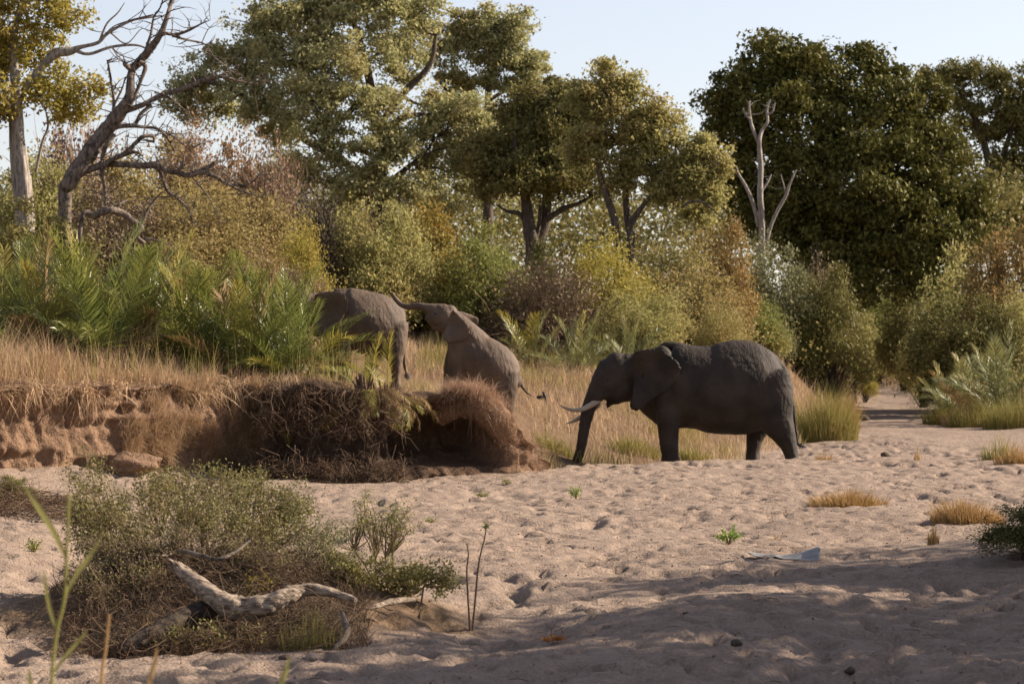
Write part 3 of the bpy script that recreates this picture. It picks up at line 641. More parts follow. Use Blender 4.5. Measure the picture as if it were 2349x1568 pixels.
# 2 leaning dead tree
def dead_tree(name, label, d, foot_uv, paths, m_, seed, cat='dead tree', twigs=2, ground_it=True, thin=1.0):
    rg = np.random.default_rng(seed)
    foot = P(foot_uv[0], foot_uv[1], d)
    if ground_it: foot[2] = zt(foot[0], foot[1]) - .05
    root = empty(name, foot, label, cat)
    for k, pth in enumerate(paths):
        g = Geo()
        dz = rg.normal(size=len(pth))*.12; dz[0] = 0
        pts = [P(u, v, d) + np.array([0, (q[0] if q else dz[i]), 0]) for i, (u, v, r, *q) in enumerate(pth)]; rad = [p[2]*(1 if k == 0 else thin) for p in pth]
        if k == 0 and ground_it:
            pts = [foot + np.array([0, 0, -.15])] + pts; rad = [rad[0]*1.25] + rad
        V, Qd = tube(pts, rad, 9, 6, .09, rg); g.add(V - foot, Qd)
        pr = catmull(np.column_stack([pts, rad]), 5)
        for s in pr[2:]:
            if rg.random() < .16*twigs and s[3] < .1:
                a = unit(1, rg)[0]; a[1] *= .5; a[2] = abs(a[2])*.8 - .1; ln = rg.uniform(.25, 1.25)
                e = s[:3] + a*ln; mid = s[:3]*.5 + e*.5 + rg.normal(size=3)*.07
                V, Qd = tube([s[:3], mid, e], [min(.02, s[3]*.6), .012, .003], 4, 3); g.add(V - foot, Qd)
                if rg.random() < .6:
                    e2 = mid + unit(1, rg)[0]*ln*.5; V, Qd = tube([mid, (mid+e2)/2 + rg.normal(size=3)*.03, e2], [.010, .007, .002], 3, 2); g.add(V - foot, Qd)
        g.build('trunk' if k == 0 else 'branch', m_, root, smooth=True)
    return root
dead_tree('leaning_dead_tree', 'bare grey dead tree leaning right with twisted limbs beside the palms', 85, (146, 600),
  [[(148, 470, .20), (160, 420, .24), (190, 375, .27), (215, 335, .25), (240, 300, .23), (270, 265, .22), (296, 225, .15), (300, 190, .12), (302, 160, .11), (318, 140, .13), (345, 112, .12), (370, 78, .09), (384, 40, .07), (390, 5, .055), (398, -40, .04)],
   [(302, 162, .09), (290, 150, .10), (285, 143, .06)],
   [(318, 140, .10), (332, 152, .09), (325, 180, .07), (312, 215, .07), (300, 245, .08)],
   [(345, 112, .08), (375, 80, .075), (400, 78, .06), (430, 70, .05), (462, 56, .03), (485, 48, .012)],
   [(395, 82, .05), (430, 92, .04), (468, 100, .03), (492, 132, .03), (520, 155, .028), (545, 172, .008)],
   [(330, 125, .06), (345, 80, .05), (352, 40, .04), (368, 14, .03), (380, -30, .02)],
   [(352, 34, .03), (310, 44, .025), (262, 60, .02), (235, 85, .012)],
   [(268, 260, .14), (300, 250, .12), (330, 240, .10), (370, 215, .09), (420, 205, .085), (470, 182, .075), (510, 178, .06), (545, 186, .045), (590, 192, .03), (610, 178, .01)],
   [(372, 214, .05), (400, 232, .04), (425, 258, .035), (416, 275, .02)],
   [(250, 295, .10), (290, 288, .09), (330, 293, .06), (366, 298, .05), (385, 318, .04), (398, 345, .03)], [(310, 290, .07), (322, 262, .07), (345, 240, .07)],
   [(366, 296, .035), (405, 318, .025), (430, 340, .02), (444, 352, .012)],
   [(252, 285, .06), (260, 240, .055), (254, 190, .05), (248, 145, .04), (247, 140, .02)],
   [(262, 240, .05), (278, 205, .035), (288, 178, .02)],
   [(180, 400, .13), (225, 382, .13), (250, 376, .12), (290, 378, .12), (330, 380, .13), (360, 378, .12), (380, 390, .11), (405, 396, .10), (432, 402, .11), (462, 396, .09), (495, 405, .075), (520, 420, .06), (560, 425, .04), (585, 412, .03), (597, 394, .012)],
   [(432, 402, .10), (460, 392, .09), (488, 376, .065), (492, 374, .05)], [(520, 420, .05), (545, 434, .04), (585, 448, .025), (600, 455, .01)],
   [(362, 380, .08), (372, 408, .07), (384, 440, .06), (410, 455, .045), (418, 470, .02)],
   [(384, 440, .05), (415, 462, .04), (438, 490, .03), (444, 515, .025), (462, 522, .01)],
   [(270, 360, .10), (290, 350, .09), (310, 330, .08), (330, 314, .075), (350, 312, .07), (352, 326, .04)], [(235, 385, .10), (250, 370, .09), (272, 358, .09), (300, 348, .08)],
   [(290, 348, .07), (315, 350, .06), (328, 358, .03)],
   [(232, 370, .08), (236, 400, .075), (240, 440, .07), (244, 478, .05)], [(262, 308, .085), (242, 340, .085), (232, 375, .08)],
   [(440, 405, .03), (470, 440, .025), (490, 475, .02), (510, 520, .01)], [(388, 396, .04), (412, 392, .04), (424, 365, .03), (420, 350, .015)]],
  M_dead, 5, twigs=4.6, thin=.78)
dead_tree('fallen_dead_branch', 'arched bare dead branch fallen among bushes just above the palms', 82, (185, 560),
  [[(185, 512, .06), (215, 494, .10), (250, 484, .11), (280, 488, .10), (305, 508, .10), (322, 520, .09), (312, 540, .07), (332, 560, .05), (350, 580, .03)],
   [(322, 520, .05), (335, 490, .045), (350, 462, .035), (372, 440, .02)], [(332, 548, .04), (362, 552, .03), (390, 562, .012)], [(250, 484, .04), (275, 470, .04), (290, 458, .02)]],
  M_dead, 6, 'dead branch')

# 3 big central tree and its neighbours
tree('spreading_riverine_tree', 'tallest broad olive-green tree rising behind the elephant and palms', 126, (868, 560),
     [[(872, 480, .34), (868, 420, .32), (880, 360, .26), (862, 290, .22), (850, 200, .19), (830, 110, .15), (800, 20, .1)],
      [(850, 500, .22, .8), (836, 430, .2, .8), (790, 370, .18, 1), (700, 320, .16, 1), (620, 260, .13, 1), (520, 200, .1), (440, 180, .06)],
      [(880, 370, .2, -1), (905, 300, .2, -1), (925, 280, .15, -2), (970, 270, .1, -2)], [(862, 300, .16), (920, 220, .15), (985, 150, .12), (1000, 80, .08)],
      [(905, 500, .14, -1), (880, 470, .14, -1), (905, 415, .12, -1), (960, 370, .1, -1)], [(790, 285, .13, -2), (830, 240, .12, -2), (845, 220, .08, -2)]],
     [(620, 60, 100, 75, 1), (730, 20, 120, 80), (850, 0, 110, 70), (950, 30, 75, 70, 1), (700, 130, 110, 70, -1), (560, 130, 80, 55, 1), (470, 170, 80, 60, 1), (420, 215, 50, 50, 1), (500, 240, 70, 40, 2), (600, 230, 90, 60),
      (820, 150, 100, 70, -2), (910, 120, 70, 70), (720, 240, 100, 60, -2.5), (860, 250, 90, 60, -2.5), (640, 300, 75, 45, 1), (760, 340, 90, 55, -2.5), (900, 350, 80, 60, -2.5), (1000, 320, 90, 60, -1), (1080, 270, 75, 60, -1), (1000, 240, 60, 45, 0), (840, 420, 80, 45, -2), (930, 440, 80, 40, -2.5), (1090, 330, 60, 30, -1), (720, 410, 70, 35, -1), (1040, 400, 80, 45, 0), (1120, 400, 60, 50, 1), (660, 380, 60, 40, 0), (790, 440, 80, 40, 1), (1000, 460, 70, 30, 1)],
     900, 115000, .110, M_greyolive, M_bark, 31, rc=.52, shell=.15, limb=.09)
tree('upright_olive_tree', 'rounded olive-green crown on a straight dark stem right of the tallest tree', 133, (1115, 560),
     [[(1120, 480, .24), (1122, 330, .21), (1120, 230, .17), (1124, 150, .13), (1130, 80, .09)], [(1121, 230, .1), (1165, 205, .08), (1200, 190, .05)], [(1120, 300, .1), (1060, 250, .09), (1010, 190, .06)]],
     [(1120, 60, 75, 45), (1190, 60, 50, 45), (1085, 110, 45, 45), (1160, 120, 75, 45), (1220, 140, 40, 50), (1190, 190, 55, 35), (1110, 180, 60, 35), (1050, 180, 45, 30), (1150, 270, 70, 40, 1), (1210, 270, 45, 45, 1), (1060, 60, 30, 35), (1230, 340, 60, 60, 1.5), (1010, 110, 50, 45), (1045, 240, 60, 45, 1), (1245, 230, 40, 40), (1100, 330, 60, 45, 1.5)],
     480, 52000, .105, M_greyolive, M_bark, 32, rc=.44, shell=.1)
tree('dark_shaded_tree', 'dark shaded tree with two black trunks in the middle of the tree line', 118, (1225, 600),
     [[(1222, 560, .30), (1212, 510, .26), (1205, 450, .2), (1190, 380, .15), (1180, 300, .1)], [(1232, 555, .28, .6), (1252, 500, .24, .6), (1256, 430, .19, .6), (1262, 340, .13), (1280, 250, .08)],
      [(1252, 505, .13), (1290, 480, .12), (1330, 465, .08), (1370, 440, .05)], [(1215, 520, .12), (1190, 490, .1), (1165, 485, .07), (1140, 470, .04)], [(1222, 560, .1), (1235, 525, .09), (1240, 470, .07)]],
     [(1190, 330, 90, 70, 1), (1280, 330, 90, 80, 1), (1140, 400, 75, 45), (1230, 410, 100, 45, -1), (1320, 400, 75, 55), (1290, 230, 60, 55, 1), (1200, 240, 55, 50, 1.5), (1320, 300, 60, 60, 1), (1100, 360, 50, 50, 1), (1340, 250, 55, 60, 1)],
     420, 60000, .105, M_deep, M_bark, 33, rc=.5, shell=.2)
tree('sunlit_thorn_tree', 'sunlit olive tree with slanting dark stems left of the huge dense tree', 112, (1416, 600),
     [[(1416, 545, .15), (1408, 500, .15), (1392, 450, .14), (1376, 400, .11), (1370, 330, .09), (1385, 240, .06)], [(1450, 545, .16, .8), (1440, 490, .14, .7), (1438, 430, .12, .6), (1450, 330, .09), (1470, 250, .06)],
      [(1446, 510, .11), (1480, 465, .09), (1520, 432, .07), (1570, 415, .04)], [(1450, 515, .09), (1470, 480, .08), (1500, 440, .06), (1540, 370, .04)], [(1560, 480, .05, -1), (1580, 466, .06, -1), (1610, 468, .05, -1), (1650, 500, .02, -1)]],
     [(1385, 175, 35, 40), (1340, 230, 50, 45), (1400, 250, 60, 50), (1350, 330, 65, 55), (1450, 290, 65, 55), (1500, 270, 55, 60), (1440, 210, 45, 40), (1550, 330, 60, 45), (1480, 370, 80, 50), (1580, 390, 65, 50), (1630, 350, 45, 35), (1530, 430, 60, 35), (1620, 440, 50, 40), (1420, 400, 60, 40), (1650, 400, 30, 40), (1600, 480, 55, 30, 1)],
     460, 58000, .095, M_olive, M_bark, 34, rc=.42, shell=.1)
tree('huge_dense_evergreen', 'huge dense dark green tree, lit along its right side', 150, (1930, 700),
     [[(1930, 660, .6), (1925, 560, .55), (1910, 440, .45), (1880, 300, .3), (1830, 180, .18)], [(1940, 620, .4), (1990, 480, .35), (2050, 350, .25), (2060, 220, .15)], [(1925, 560, .35), (1830, 430, .28), (1740, 320, .18), (1690, 260, .1)], [(1950, 600, .3), (2100, 500, .25), (2170, 400, .15)]],
     [(1780, 130, 65, 55, 1), (1830, 120, 60, 50), (1850, 180, 70, 60), (1960, 140, 60, 45, 2), (2020, 160, 55, 45, 1), (1720, 210, 80, 55), (1660, 230, 50, 50, 1), (1800, 260, 110, 70, -1), (1930, 240, 90, 60, 0), (2040, 240, 80, 60, -1), (2110, 250, 65, 55), (1700, 300, 70, 55, 1), (1900, 350, 120, 80, -2), (2020, 350, 100, 80, -2), (2130, 340, 80, 70, -1), (2180, 390, 60, 70, 0),
      (1760, 380, 90, 70, 1), (1690, 390, 50, 60, 2), (1850, 460, 120, 70, -1), (1990, 460, 120, 80, -3), (2110, 450, 90, 80, -2), (2200, 470, 60, 80, -1), (1780, 500, 90, 60, 1), (1900, 560, 120, 60, -2), (2030, 560, 110, 70, -3), (2140, 560, 90, 70, -3), (2220, 540, 50, 70, -1), (1940, 640, 140, 60, -3), (2110, 640, 110, 50, -4), (1720, 450, 60, 60, 2)],
     1000, 150000, .165, M_evergreen, M_bark, 35, rc=.72, shell=.25)
tree('feathery_far_tree', 'paler feathery tree beyond the right side of the huge dense tree', 178, (2290, 700),
     [[(2290, 660, .35), (2285, 500, .3), (2270, 380, .25), (2240, 280, .18), (2200, 210, .1)], [(2285, 420, .2), (2310, 330, .16), (2340, 240, .1)]],
     [(2170, 180, 50, 25), (2240, 170, 60, 30), (2310, 190, 60, 35), (2360, 200, 50, 45), (2200, 220, 60, 25), (2280, 250, 60, 30), (2350, 270, 60, 40), (2270, 320, 80, 50), (2350, 360, 80, 60), (2290, 430, 90, 60), (2370, 470, 80, 70), (2280, 520, 80, 50), (2230, 260, 40, 35), (2440, 300, 90, 120)],
     380, 52000, .145, M_deep, M_bark, 36, rc=.65, shell=.25)
dead_tree('white_dead_tree', 'slender white dead tree standing before the huge dense tree', 138, (1745, 700),
  [[(1748, 560, .16), (1746, 500, .15), (1743, 440, .14), (1745, 390, .13), (1741, 330, .10), (1748, 300, .085), (1760, 280, .07), (1760, 250, .06), (1767, 228, .05)],
   [(1742, 332, .09), (1728, 300, .08), (1722, 275, .07), (1718, 240, .055), (1721, 232, .05)], [(1722, 275, .06), (1710, 262, .05), (1704, 248, .03)], [(1762, 262, .05), (1772, 256, .045), (1778, 235, .03)],
   [(1740, 520, .10), (1728, 470, .09), (1712, 430, .08), (1696, 400, .06), (1688, 380, .03)], [(1758, 560, .09), (1768, 520, .085), (1785, 480, .085), (1802, 450, .08), (1812, 420, .06), (1826, 390, .03)],
   [(1746, 440, .06), (1760, 420, .05), (1770, 400, .03)], [(1804, 448, .04), (1796, 420, .03), (1792, 400, .015)]],
  M_deadwhite, 8, twigs=1)
# shade trees standing outside the frame on the right bank; their shadow lies on the foreground sand
def shade_tree(x, y, h, r, n, seed, label):
    rg = np.random.default_rng(seed); foot = np.array([x, y, zt(x, y)-.05])
    root = empty('shade_tree', foot, label, 'tree', 'trees on the near right bank'); g = Geo()
    top = np.array([.3, .2, h*.6]); V, Qd = tube([(0, 0, -.2), (.1, 0, h*.3), top], [.3, .24, .16], 8, 5, .06, rg); g.add(V, Qd)
    C = []
    for k in range(46):
        q = unit(1, rg)[0]*rg.uniform(.35, 1); c = np.array([q[0]*r, q[1]*r, h*.68 + q[2]*h*.32]); C.append(c)
        V, Qd = tube([top*(.6+.4*rg.random()), top*.4+c*.6+rg.normal(size=3)*.25, c], [.09, .05, .01], 5, 3, .08, rg); g.add(V, Qd)
    g.build('trunk', M_bark, root, smooth=True)
    C = np.array(C); pk = rg.integers(0, len(C), n); L_ = C[pk] + unit(n, rg)*(rg.random(n)**.5*1.15)[:, None]
    V, F = leaves(L_, .15, rg, 'tri'); build('crown', V, F, M_deep, root)
shade_tree(17.3, 33.8, 8.6, 3.6, 13000, 41, 'leafy shade tree outside the frame on the near right bank')
shade_tree(22.6, 41.0, 10.0, 4.0, 15000, 42, 'tall shade tree outside the frame beyond the near right one')
shade_tree(14.4, 29.2, 8.4, 3.4, 12000, 43, 'shade tree outside the frame closest to the viewer')

# ------------------------------------------------------------------ shrubs
def shrub_proto(kind, seed):
    """shrub about 3.6 m wide and 3.4 m high; returns (stem mesh, foliage mesh)"""
    rg = np.random.default_rng(seed); g = Geo(); fol = Geo(); tips = []
    if kind in ('leafy', 'fine'):
        for k in range(110):
            a = rg.random()*2*np.pi; r = rg.random()**.55*1.7; top = 3.25*math.sqrt(max(.02, 1-(r/1.95)**2))*(1+.22*math.sin(a*2+seed)+.12*math.sin(a*5+seed*2)); z = top*rg.uniform(.25, 1.0)**.7
            c = np.array([math.cos(a)*r, math.sin(a)*r, max(z, .2)]); tips.append(c)
            if k < 46:
                V, Qd = tube([(rg.normal()*.15, rg.normal()*.15, -.2), c*np.array([.35, .35, .5]) + rg.normal(size=3)*.14, c], [.04, .026, .006], 4, 3, .1, rg); g.add(V, Qd)
        tips = np.array(tips); n, ls_, rr_ = (19000, .072, (.30, .30, .24)) if kind == 'leafy' else (22000, .056, (.33, .33, .30)); pk = rg.choice(len(tips), n, p=(lambda w: w/w.sum())(rg.random(len(tips))+.3))
        q = rg.normal(size=(n, 3))*.85*np.array(rr_)*(.55+.8*rg.random(len(tips)))[pk][:, None]
        if kind == 'fine': q[:, 0] += q[:, 2]*.35*np.sign(tips[pk][:, 0]); 
        V, F = leaves(tips[pk] + q, ls_, rg, 'tri'); fol.add(V, F)
    else:
        for k in range(900):
            a = rg.random()*2*np.pi; el = rg.uniform(.1, 1.5); ln = rg.uniform(.9, 1.9)
            dr = np.array([math.cos(a)*math.cos(el), math.sin(a)*math.cos(el), math.sin(el)*1.25]); s = np.array([rg.normal()*.25, rg.normal()*.25, 0])+dr*rg.uniform(0, 1.7)*(k > 60)
            e = s + dr*ln*rg.uniform(.3, .75) + rg.normal(size=3)*.22
            V, Qd = tube([s, (s+e)/2 + rg.normal(size=3)*.10, e], [.015, .011, .004], 3, 2, 0, rg); (g if k < 60 else fol).add(V, Qd)
        n = 7000; q = unit(n, rg)*rg.uniform(.35, 1, n)[:, None]*np.array([1.8, 1.8, 3.1]); q[:, 2] = np.abs(q[:, 2])+.1
        q += .25*noise3(q[:, 0]*2, q[:, 1]*2, q[:, 2]*2, seed)[:, None]; V, F = leaves(q, .07, rg, 'tri'); fol.add(V, F)
    zq = np.quantile(np.concatenate(fol.V)[:, 2], .995)
    for G_ in (g, fol): G_.V = [v*np.array([1, 1, 3.3/zq]) for v in G_.V]
    so = g.build('stem', M_bark); fo = fol.build('foliage', M_olive)
    out = (so.data, fo.data); bpy.data.objects.remove(so); bpy.data.objects.remove(fo); return out
PROT = {k: [shrub_proto(k, 100+11*i+ord(k[0])) for i in range(n)] for k, n in (('leafy', 5), ('twiggy', 3), ('fine', 4))}
def shrub(label, u, vtop, w, d, kind, lm, k=0, cat='shrub', name=None, group='shrubs of the wooded slope', bm=None, rz=None, sink=.0, dd=0):
    x = (u-1174.5)/K*d; z0 = zt(x, d) - sink; top = CAMZ - (vtop-784)/K*d; h = max(.35, top-z0); wm = w/K*d
    root = empty(name or {'leafy': 'leafy_shrub', 'twiggy': 'twiggy_shrub', 'fine': 'feathery_shrub'}[kind], (x, d, z0), label, cat, group, rz if rz is not None else rng.random()*6.28)
    st, fo = PROT[kind][k % len(PROT[kind])]
    zs = h/3.3; ws_ = max(wm*1.25/3.6, zs*.5)
    for nm, me, m_ in (('stem', st, bm or M_bark), ('foliage', fo, lm)):
        o = bpy.data.objects.new(nm, me); COL.objects.link(o); o.parent = root; o.scale = (ws_, min(ws_, zs*1.3), zs)
        o.material_slots[0].link = 'OBJECT'; o.material_slots[0].material = m_
    return root
S = [('grey-pink leafless bush between the pale tree and the leaning dead tree', 175, 258, 250, 112, 'twiggy', M_twigpink),
 ('rust-coloured bush behind the limbs of the leaning dead tree', 430, 285, 190, 108, 'fine', M_rust),
 ('paler rust bush right of the first rust-coloured one', 545, 315, 180, 107, 'leafy', M_rust),
 ('greyish pink twiggy bush right of the rust-coloured bush', 625, 335, 170, 106, 'twiggy', M_twigpink),
 ('olive brown bush under the long limb of the leaning dead tree', 330, 325, 280, 101, 'leafy', M_oliveb),
 ('olive bush between the pale trunks and the foot of the dead tree', 105, 360, 210, 98, 'leafy', M_olive),
 ('dull olive bush below the tip of the dead tree\'s long limb', 560, 430, 220, 96, 'leafy', M_oliveb),
 ('bright yellow-green bush above the right end of the palms', 690, 500, 140, 88, 'fine', M_yellow),
 ('brown olive bush in the middle of the dead tree\'s hanging branches', 440, 430, 260, 93, 'fine', M_oliveb),
 ('tall grass-brown bush above the left palms', 260, 420, 240, 92, 'fine', M_twig),
 ('dark olive bush with red-brown patches above the elephant behind palms', 810, 490, 170, 108, 'leafy', M_oliveb),
 ('orange-speckled green bush above the climbing elephant\'s trunk', 975, 465, 220, 92, 'leafy', M_speck),
 ('small dark crooked bush under the tallest tree\'s left side', 720, 430, 150, 104, 'twiggy', M_bark),
 ('olive bush at the foot of the tallest tree', 880, 470, 190, 104, 'leafy', M_olive),
 ('green bush left of the two black trunks', 1105, 520, 190, 105, 'leafy', M_green),
 ('grey-green bush below the two black trunks', 1150, 560, 150, 92, 'leafy', M_grey),
 ('deep green bush hugging the foot of the black trunks', 1245, 560, 90, 108, 'leafy', M_dark),
 ('yellow-olive feathery bush below the slanting dark stems', 1385, 545, 210, 106, 'fine', M_yellow),
 ('wide golden brown feathery bush above the tusked elephant\'s back', 1540, 535, 200, 95, 'fine', M_gold),
 ('brown-grey leafless bush above the climbing elephant\'s rump', 1250, 600, 310, 87, 'twiggy', M_twig),
 ('olive bush directly above the tusked elephant\'s shoulder', 1590, 610, 200, 91, 'leafy', M_oliveb),
 ('small orange bush left of the white dead tree', 1645, 515, 90, 112, 'leafy', M_orange),
 ('grey-green bush at the foot of the white dead tree', 1765, 555, 170, 122, 'leafy', M_grey),
 ('brown twiggy bush right of the white dead tree\'s foot', 1885, 600, 110, 124, 'twiggy', M_twig),
 ('light green bush above the tusked elephant\'s hips', 1720, 670, 140, 99, 'leafy', M_green),
 ('rounded fresh green bush above the tusked elephant\'s rump', 1815, 690, 150, 122, 'fine', M_green),
 ('dark mixed green bush in front of the huge dense tree\'s middle', 1905, 620, 150, 122, 'leafy', M_deep),
 ('tall bright green bush above the far end of the sandy channel', 2010, 640, 120, 200, 'fine', M_green),
 ('grey-green bush under the huge dense tree\'s right half', 2055, 565, 150, 208, 'leafy', M_grey),
 ('yellow-green bush at the lit right foot of the huge dense tree', 2190, 575, 190, 135, 'leafy', M_olive),
 ('dark spreading bush at the right edge below the feathery tree', 2260, 620, 250, 116, 'leafy', M_dark),
 ('orange-olive bush at the right edge under the feathery tree', 2320, 515, 190, 128, 'leafy', M_orange),
 ('green bush on the right bank just beyond the channel\'s end', 2190, 690, 120, 114, 'leafy', M_green),
 ('dark green bush high on the right bank', 2235, 685, 210, 106, 'leafy', M_deep),
 ('olive bush closing the view up the sandy channel', 1985, 725, 150, 196, 'leafy', M_olive),
 ('low olive bush behind the elephant that stands in the palms', 860, 590, 170, 104, 'leafy', M_olive),
 ('low straw-brown bush behind the middle palms', 620, 590, 200, 84, 'fine', M_twig),
 ('low orange-green bush beyond the grass behind the climbing elephant\'s head', 1030, 625, 170, 90, 'leafy', M_speck),
 ('olive feathery bush behind the tusked elephant\'s head', 1470, 655, 190, 86, 'fine', M_olive),
 ('low bush behind the left palms', 90, 470, 260, 84, 'leafy', M_deep),
 ('green bush behind the left-centre palms', 400, 540, 240, 84, 'leafy', M_oliveb),
 ('small yellow-green bush at the far end of the sandy channel', 1985, 846, 46, 150, 'fine', M_yellow),
 ('mid-green bush between the white dead tree and the channel', 1835, 640, 110, 128, 'fine', M_deep),
 ('olive bush left of the channel\'s far end', 1905, 690, 90, 140, 'leafy', M_olive),
 ('grey-green bush low on the slope behind the elephant\'s rump', 1765, 720, 90, 116, 'fine', M_grey),
 ('shaded green bush under the evergreen\'s right half', 2080, 640, 110, 180, 'leafy', M_deep),
 ('small olive bush on the right bank above the channel', 2120, 720, 90, 140, 'fine', M_olive),
 ('mid-green bush behind the dark palm on the right bank', 2265, 740, 110, 112, 'leafy', M_deep),
 ('yellowish bush low at the right edge behind the palms', 2335, 660, 120, 122, 'fine', M_olive),
 ('green bush above the tusked elephant\'s tail', 1860, 740, 80, 124, 'leafy', M_green),
 ('dull golden bush behind the tusked elephant\'s shoulders', 1655, 690, 110, 100, 'fine', M_gold),
 ('dark bush hanging over the channel on the right bank', 2185, 770, 90, 106, 'leafy', M_dark)]
for k, (lb, u, v, w, d, kd, m_) in enumerate(S): shrub(lb, u, v, w, d + (16 if (u > 900 and d < 100) or (u > 2100 and d < 120) else 0), kd, m_, k)

# far woodland and slope scrub that read as one mass under and behind the trees
rg = np.random.default_rng(77)
def mass(name, label, n, cl, ur, dr, hr, size, m_, rad, dmin=3):
    cu = rg.uniform(*ur, cl); cd = dr[0] + (dr[1]-dr[0])*rg.random(cl)**.85; cx = (cu-1174.5)/K*cd; tz, tls, trs = terrain(cx, cd, False)
    ok = ((tls > dmin) | (trs > 2)) & ~((cu > 820) & (cu < 1960) & (cd < 108)) ; cx, cd, tz = cx[ok], cd[ok], tz[ok]
    ch = rg.uniform(*hr, len(cx)); C = np.column_stack([cx, cd, tz+ch*.45]); pk = rg.integers(0, len(C), n); r = rad*rg.uniform(.6, 1.3, len(C))
    V, F = leaves(C[pk] + rg.normal(size=(n, 3))*.5*np.column_stack([r[pk], r[pk], ch[pk]*.55]), size, rg, 'tri', .6); tag(build(name, V, F, m_), label, 'thicket', kind='stuff')
mass('slope_scrub', 'golden olive scrub covering the slope under the trees', 80000, 520, (-120, 2480), (92, 140), (.5, 2.0), .085, M_gold, 1.7)
mass('background_thicket', 'olive brown thicket behind the shrubs', 60000, 420, (-150, 2500), (135, 200), (1.5, 5.0), .15, M_oliveb, 2.2, 6)
n = 84000; cl = 640; cu = rg.uniform(-100, 2450, cl); cv = rg.uniform(425, 600, cl) - 25*np.sin(cu*.012); cd = rg.uniform(158, 200, cl); C = np.array([P(a, b, c) for a, b, c in zip(cu, cv, cd)]); pk = rg.integers(0, cl, n)
V, F = leaves(C[pk] + rg.normal(size=(n, 3))*np.array([1.1, 1.1, .75]), .19, rg, 'tri', .6); tag(build('far_woodland', V, F, M_deep), 'far woodland closing the view between the tree trunks', 'woodland', kind='stuff')

# ------------------------------------------------------------------ palms
def frond_mesh(seed, droop, curl=.25, nl=40, L0=2.0, vee=.75):
    """frond leaving the origin along +x in the xz plane; 2 m long"""
    rg = np.random.default_rng(seed); t = np.linspace(0, 1, 22)
    ang = curl*t - droop*t**1.6
    dx = np.cos(ang); dz = np.sin(ang); px = np.r_[0, np.cumsum(dx[:-1])]*L0/21; pz = np.r_[0, np.cumsum(dz[:-1])]*L0/21
    pts = np.column_stack([px, .04*np.sin(t*3+seed), pz]); g = Geo()
    V, Qd = tube(pts[::3], np.linspace(.017, .004, len(pts[::3])), 4, 2); g.add(V, Qd)
    for side in (-1, 1):
        tt = np.linspace(.16, .99, nl) + rg.normal(size=nl)*.004
        c = np.column_stack([np.interp(tt, t, pts[:, k]) for k in range(3)]); a = np.interp(tt, t, ang)
        fw = np.column_stack([np.cos(a), np.zeros(nl), np.sin(a)]); up = np.column_stack([-np.sin(a), np.zeros(nl), np.cos(a)]); sd = np.array([0, side, 0])
        ll = (.44*np.sin(np.clip(tt*1.02, 0, 1)*np.pi*.84+.30)**.7 + .05)*rg.uniform(.85, 1.12, nl)
        q = .70 - .35*tt; dr = fw*(1-q)[:, None]*1.15 + sd*q[:, None]*1.0 + up*(vee*.42 + rg.normal(size=nl)*.15)[:, None] + rg.normal(size=(nl, 3))*.045; dr /= np.linalg.norm(dr, axis=1)[:, None]
        w = np.cross(dr, up + rg.normal(size=(nl, 3))*.25); w /= np.linalg.norm(w, axis=1)[:, None]; w *= .0105
        mid = c + dr*(ll*.5)[:, None] + np.array([0, 0, .012]); tip = c + dr*ll[:, None] - np.array([0, 0, 1])*(ll*.16)[:, None]
        V = np.stack([c - w*.5, c + w*.5, mid + w, mid - w, tip], 1).reshape(-1, 3); b = np.arange(nl)[:, None]*5
        n0 = g.n; g.add(V, b + np.array([0, 1, 2, 3])); g.F.setdefault(3, []).append(b + np.array([3, 2, 4]) + n0)
    o = g.build('frond', M_palm); me = o.data; bpy.data.objects.remove(o); return me
FR_UP = [frond_mesh(i, .45+.14*i, .15) for i in range(4)]
FR_OUT = [frond_mesh(10+i, .95+.2*i, .3) for i in range(4)]
FR_DEAD = [frond_mesh(20+i, 1.5+.2*i, .2, 34, 2.0, -.3) for i in range(3)]
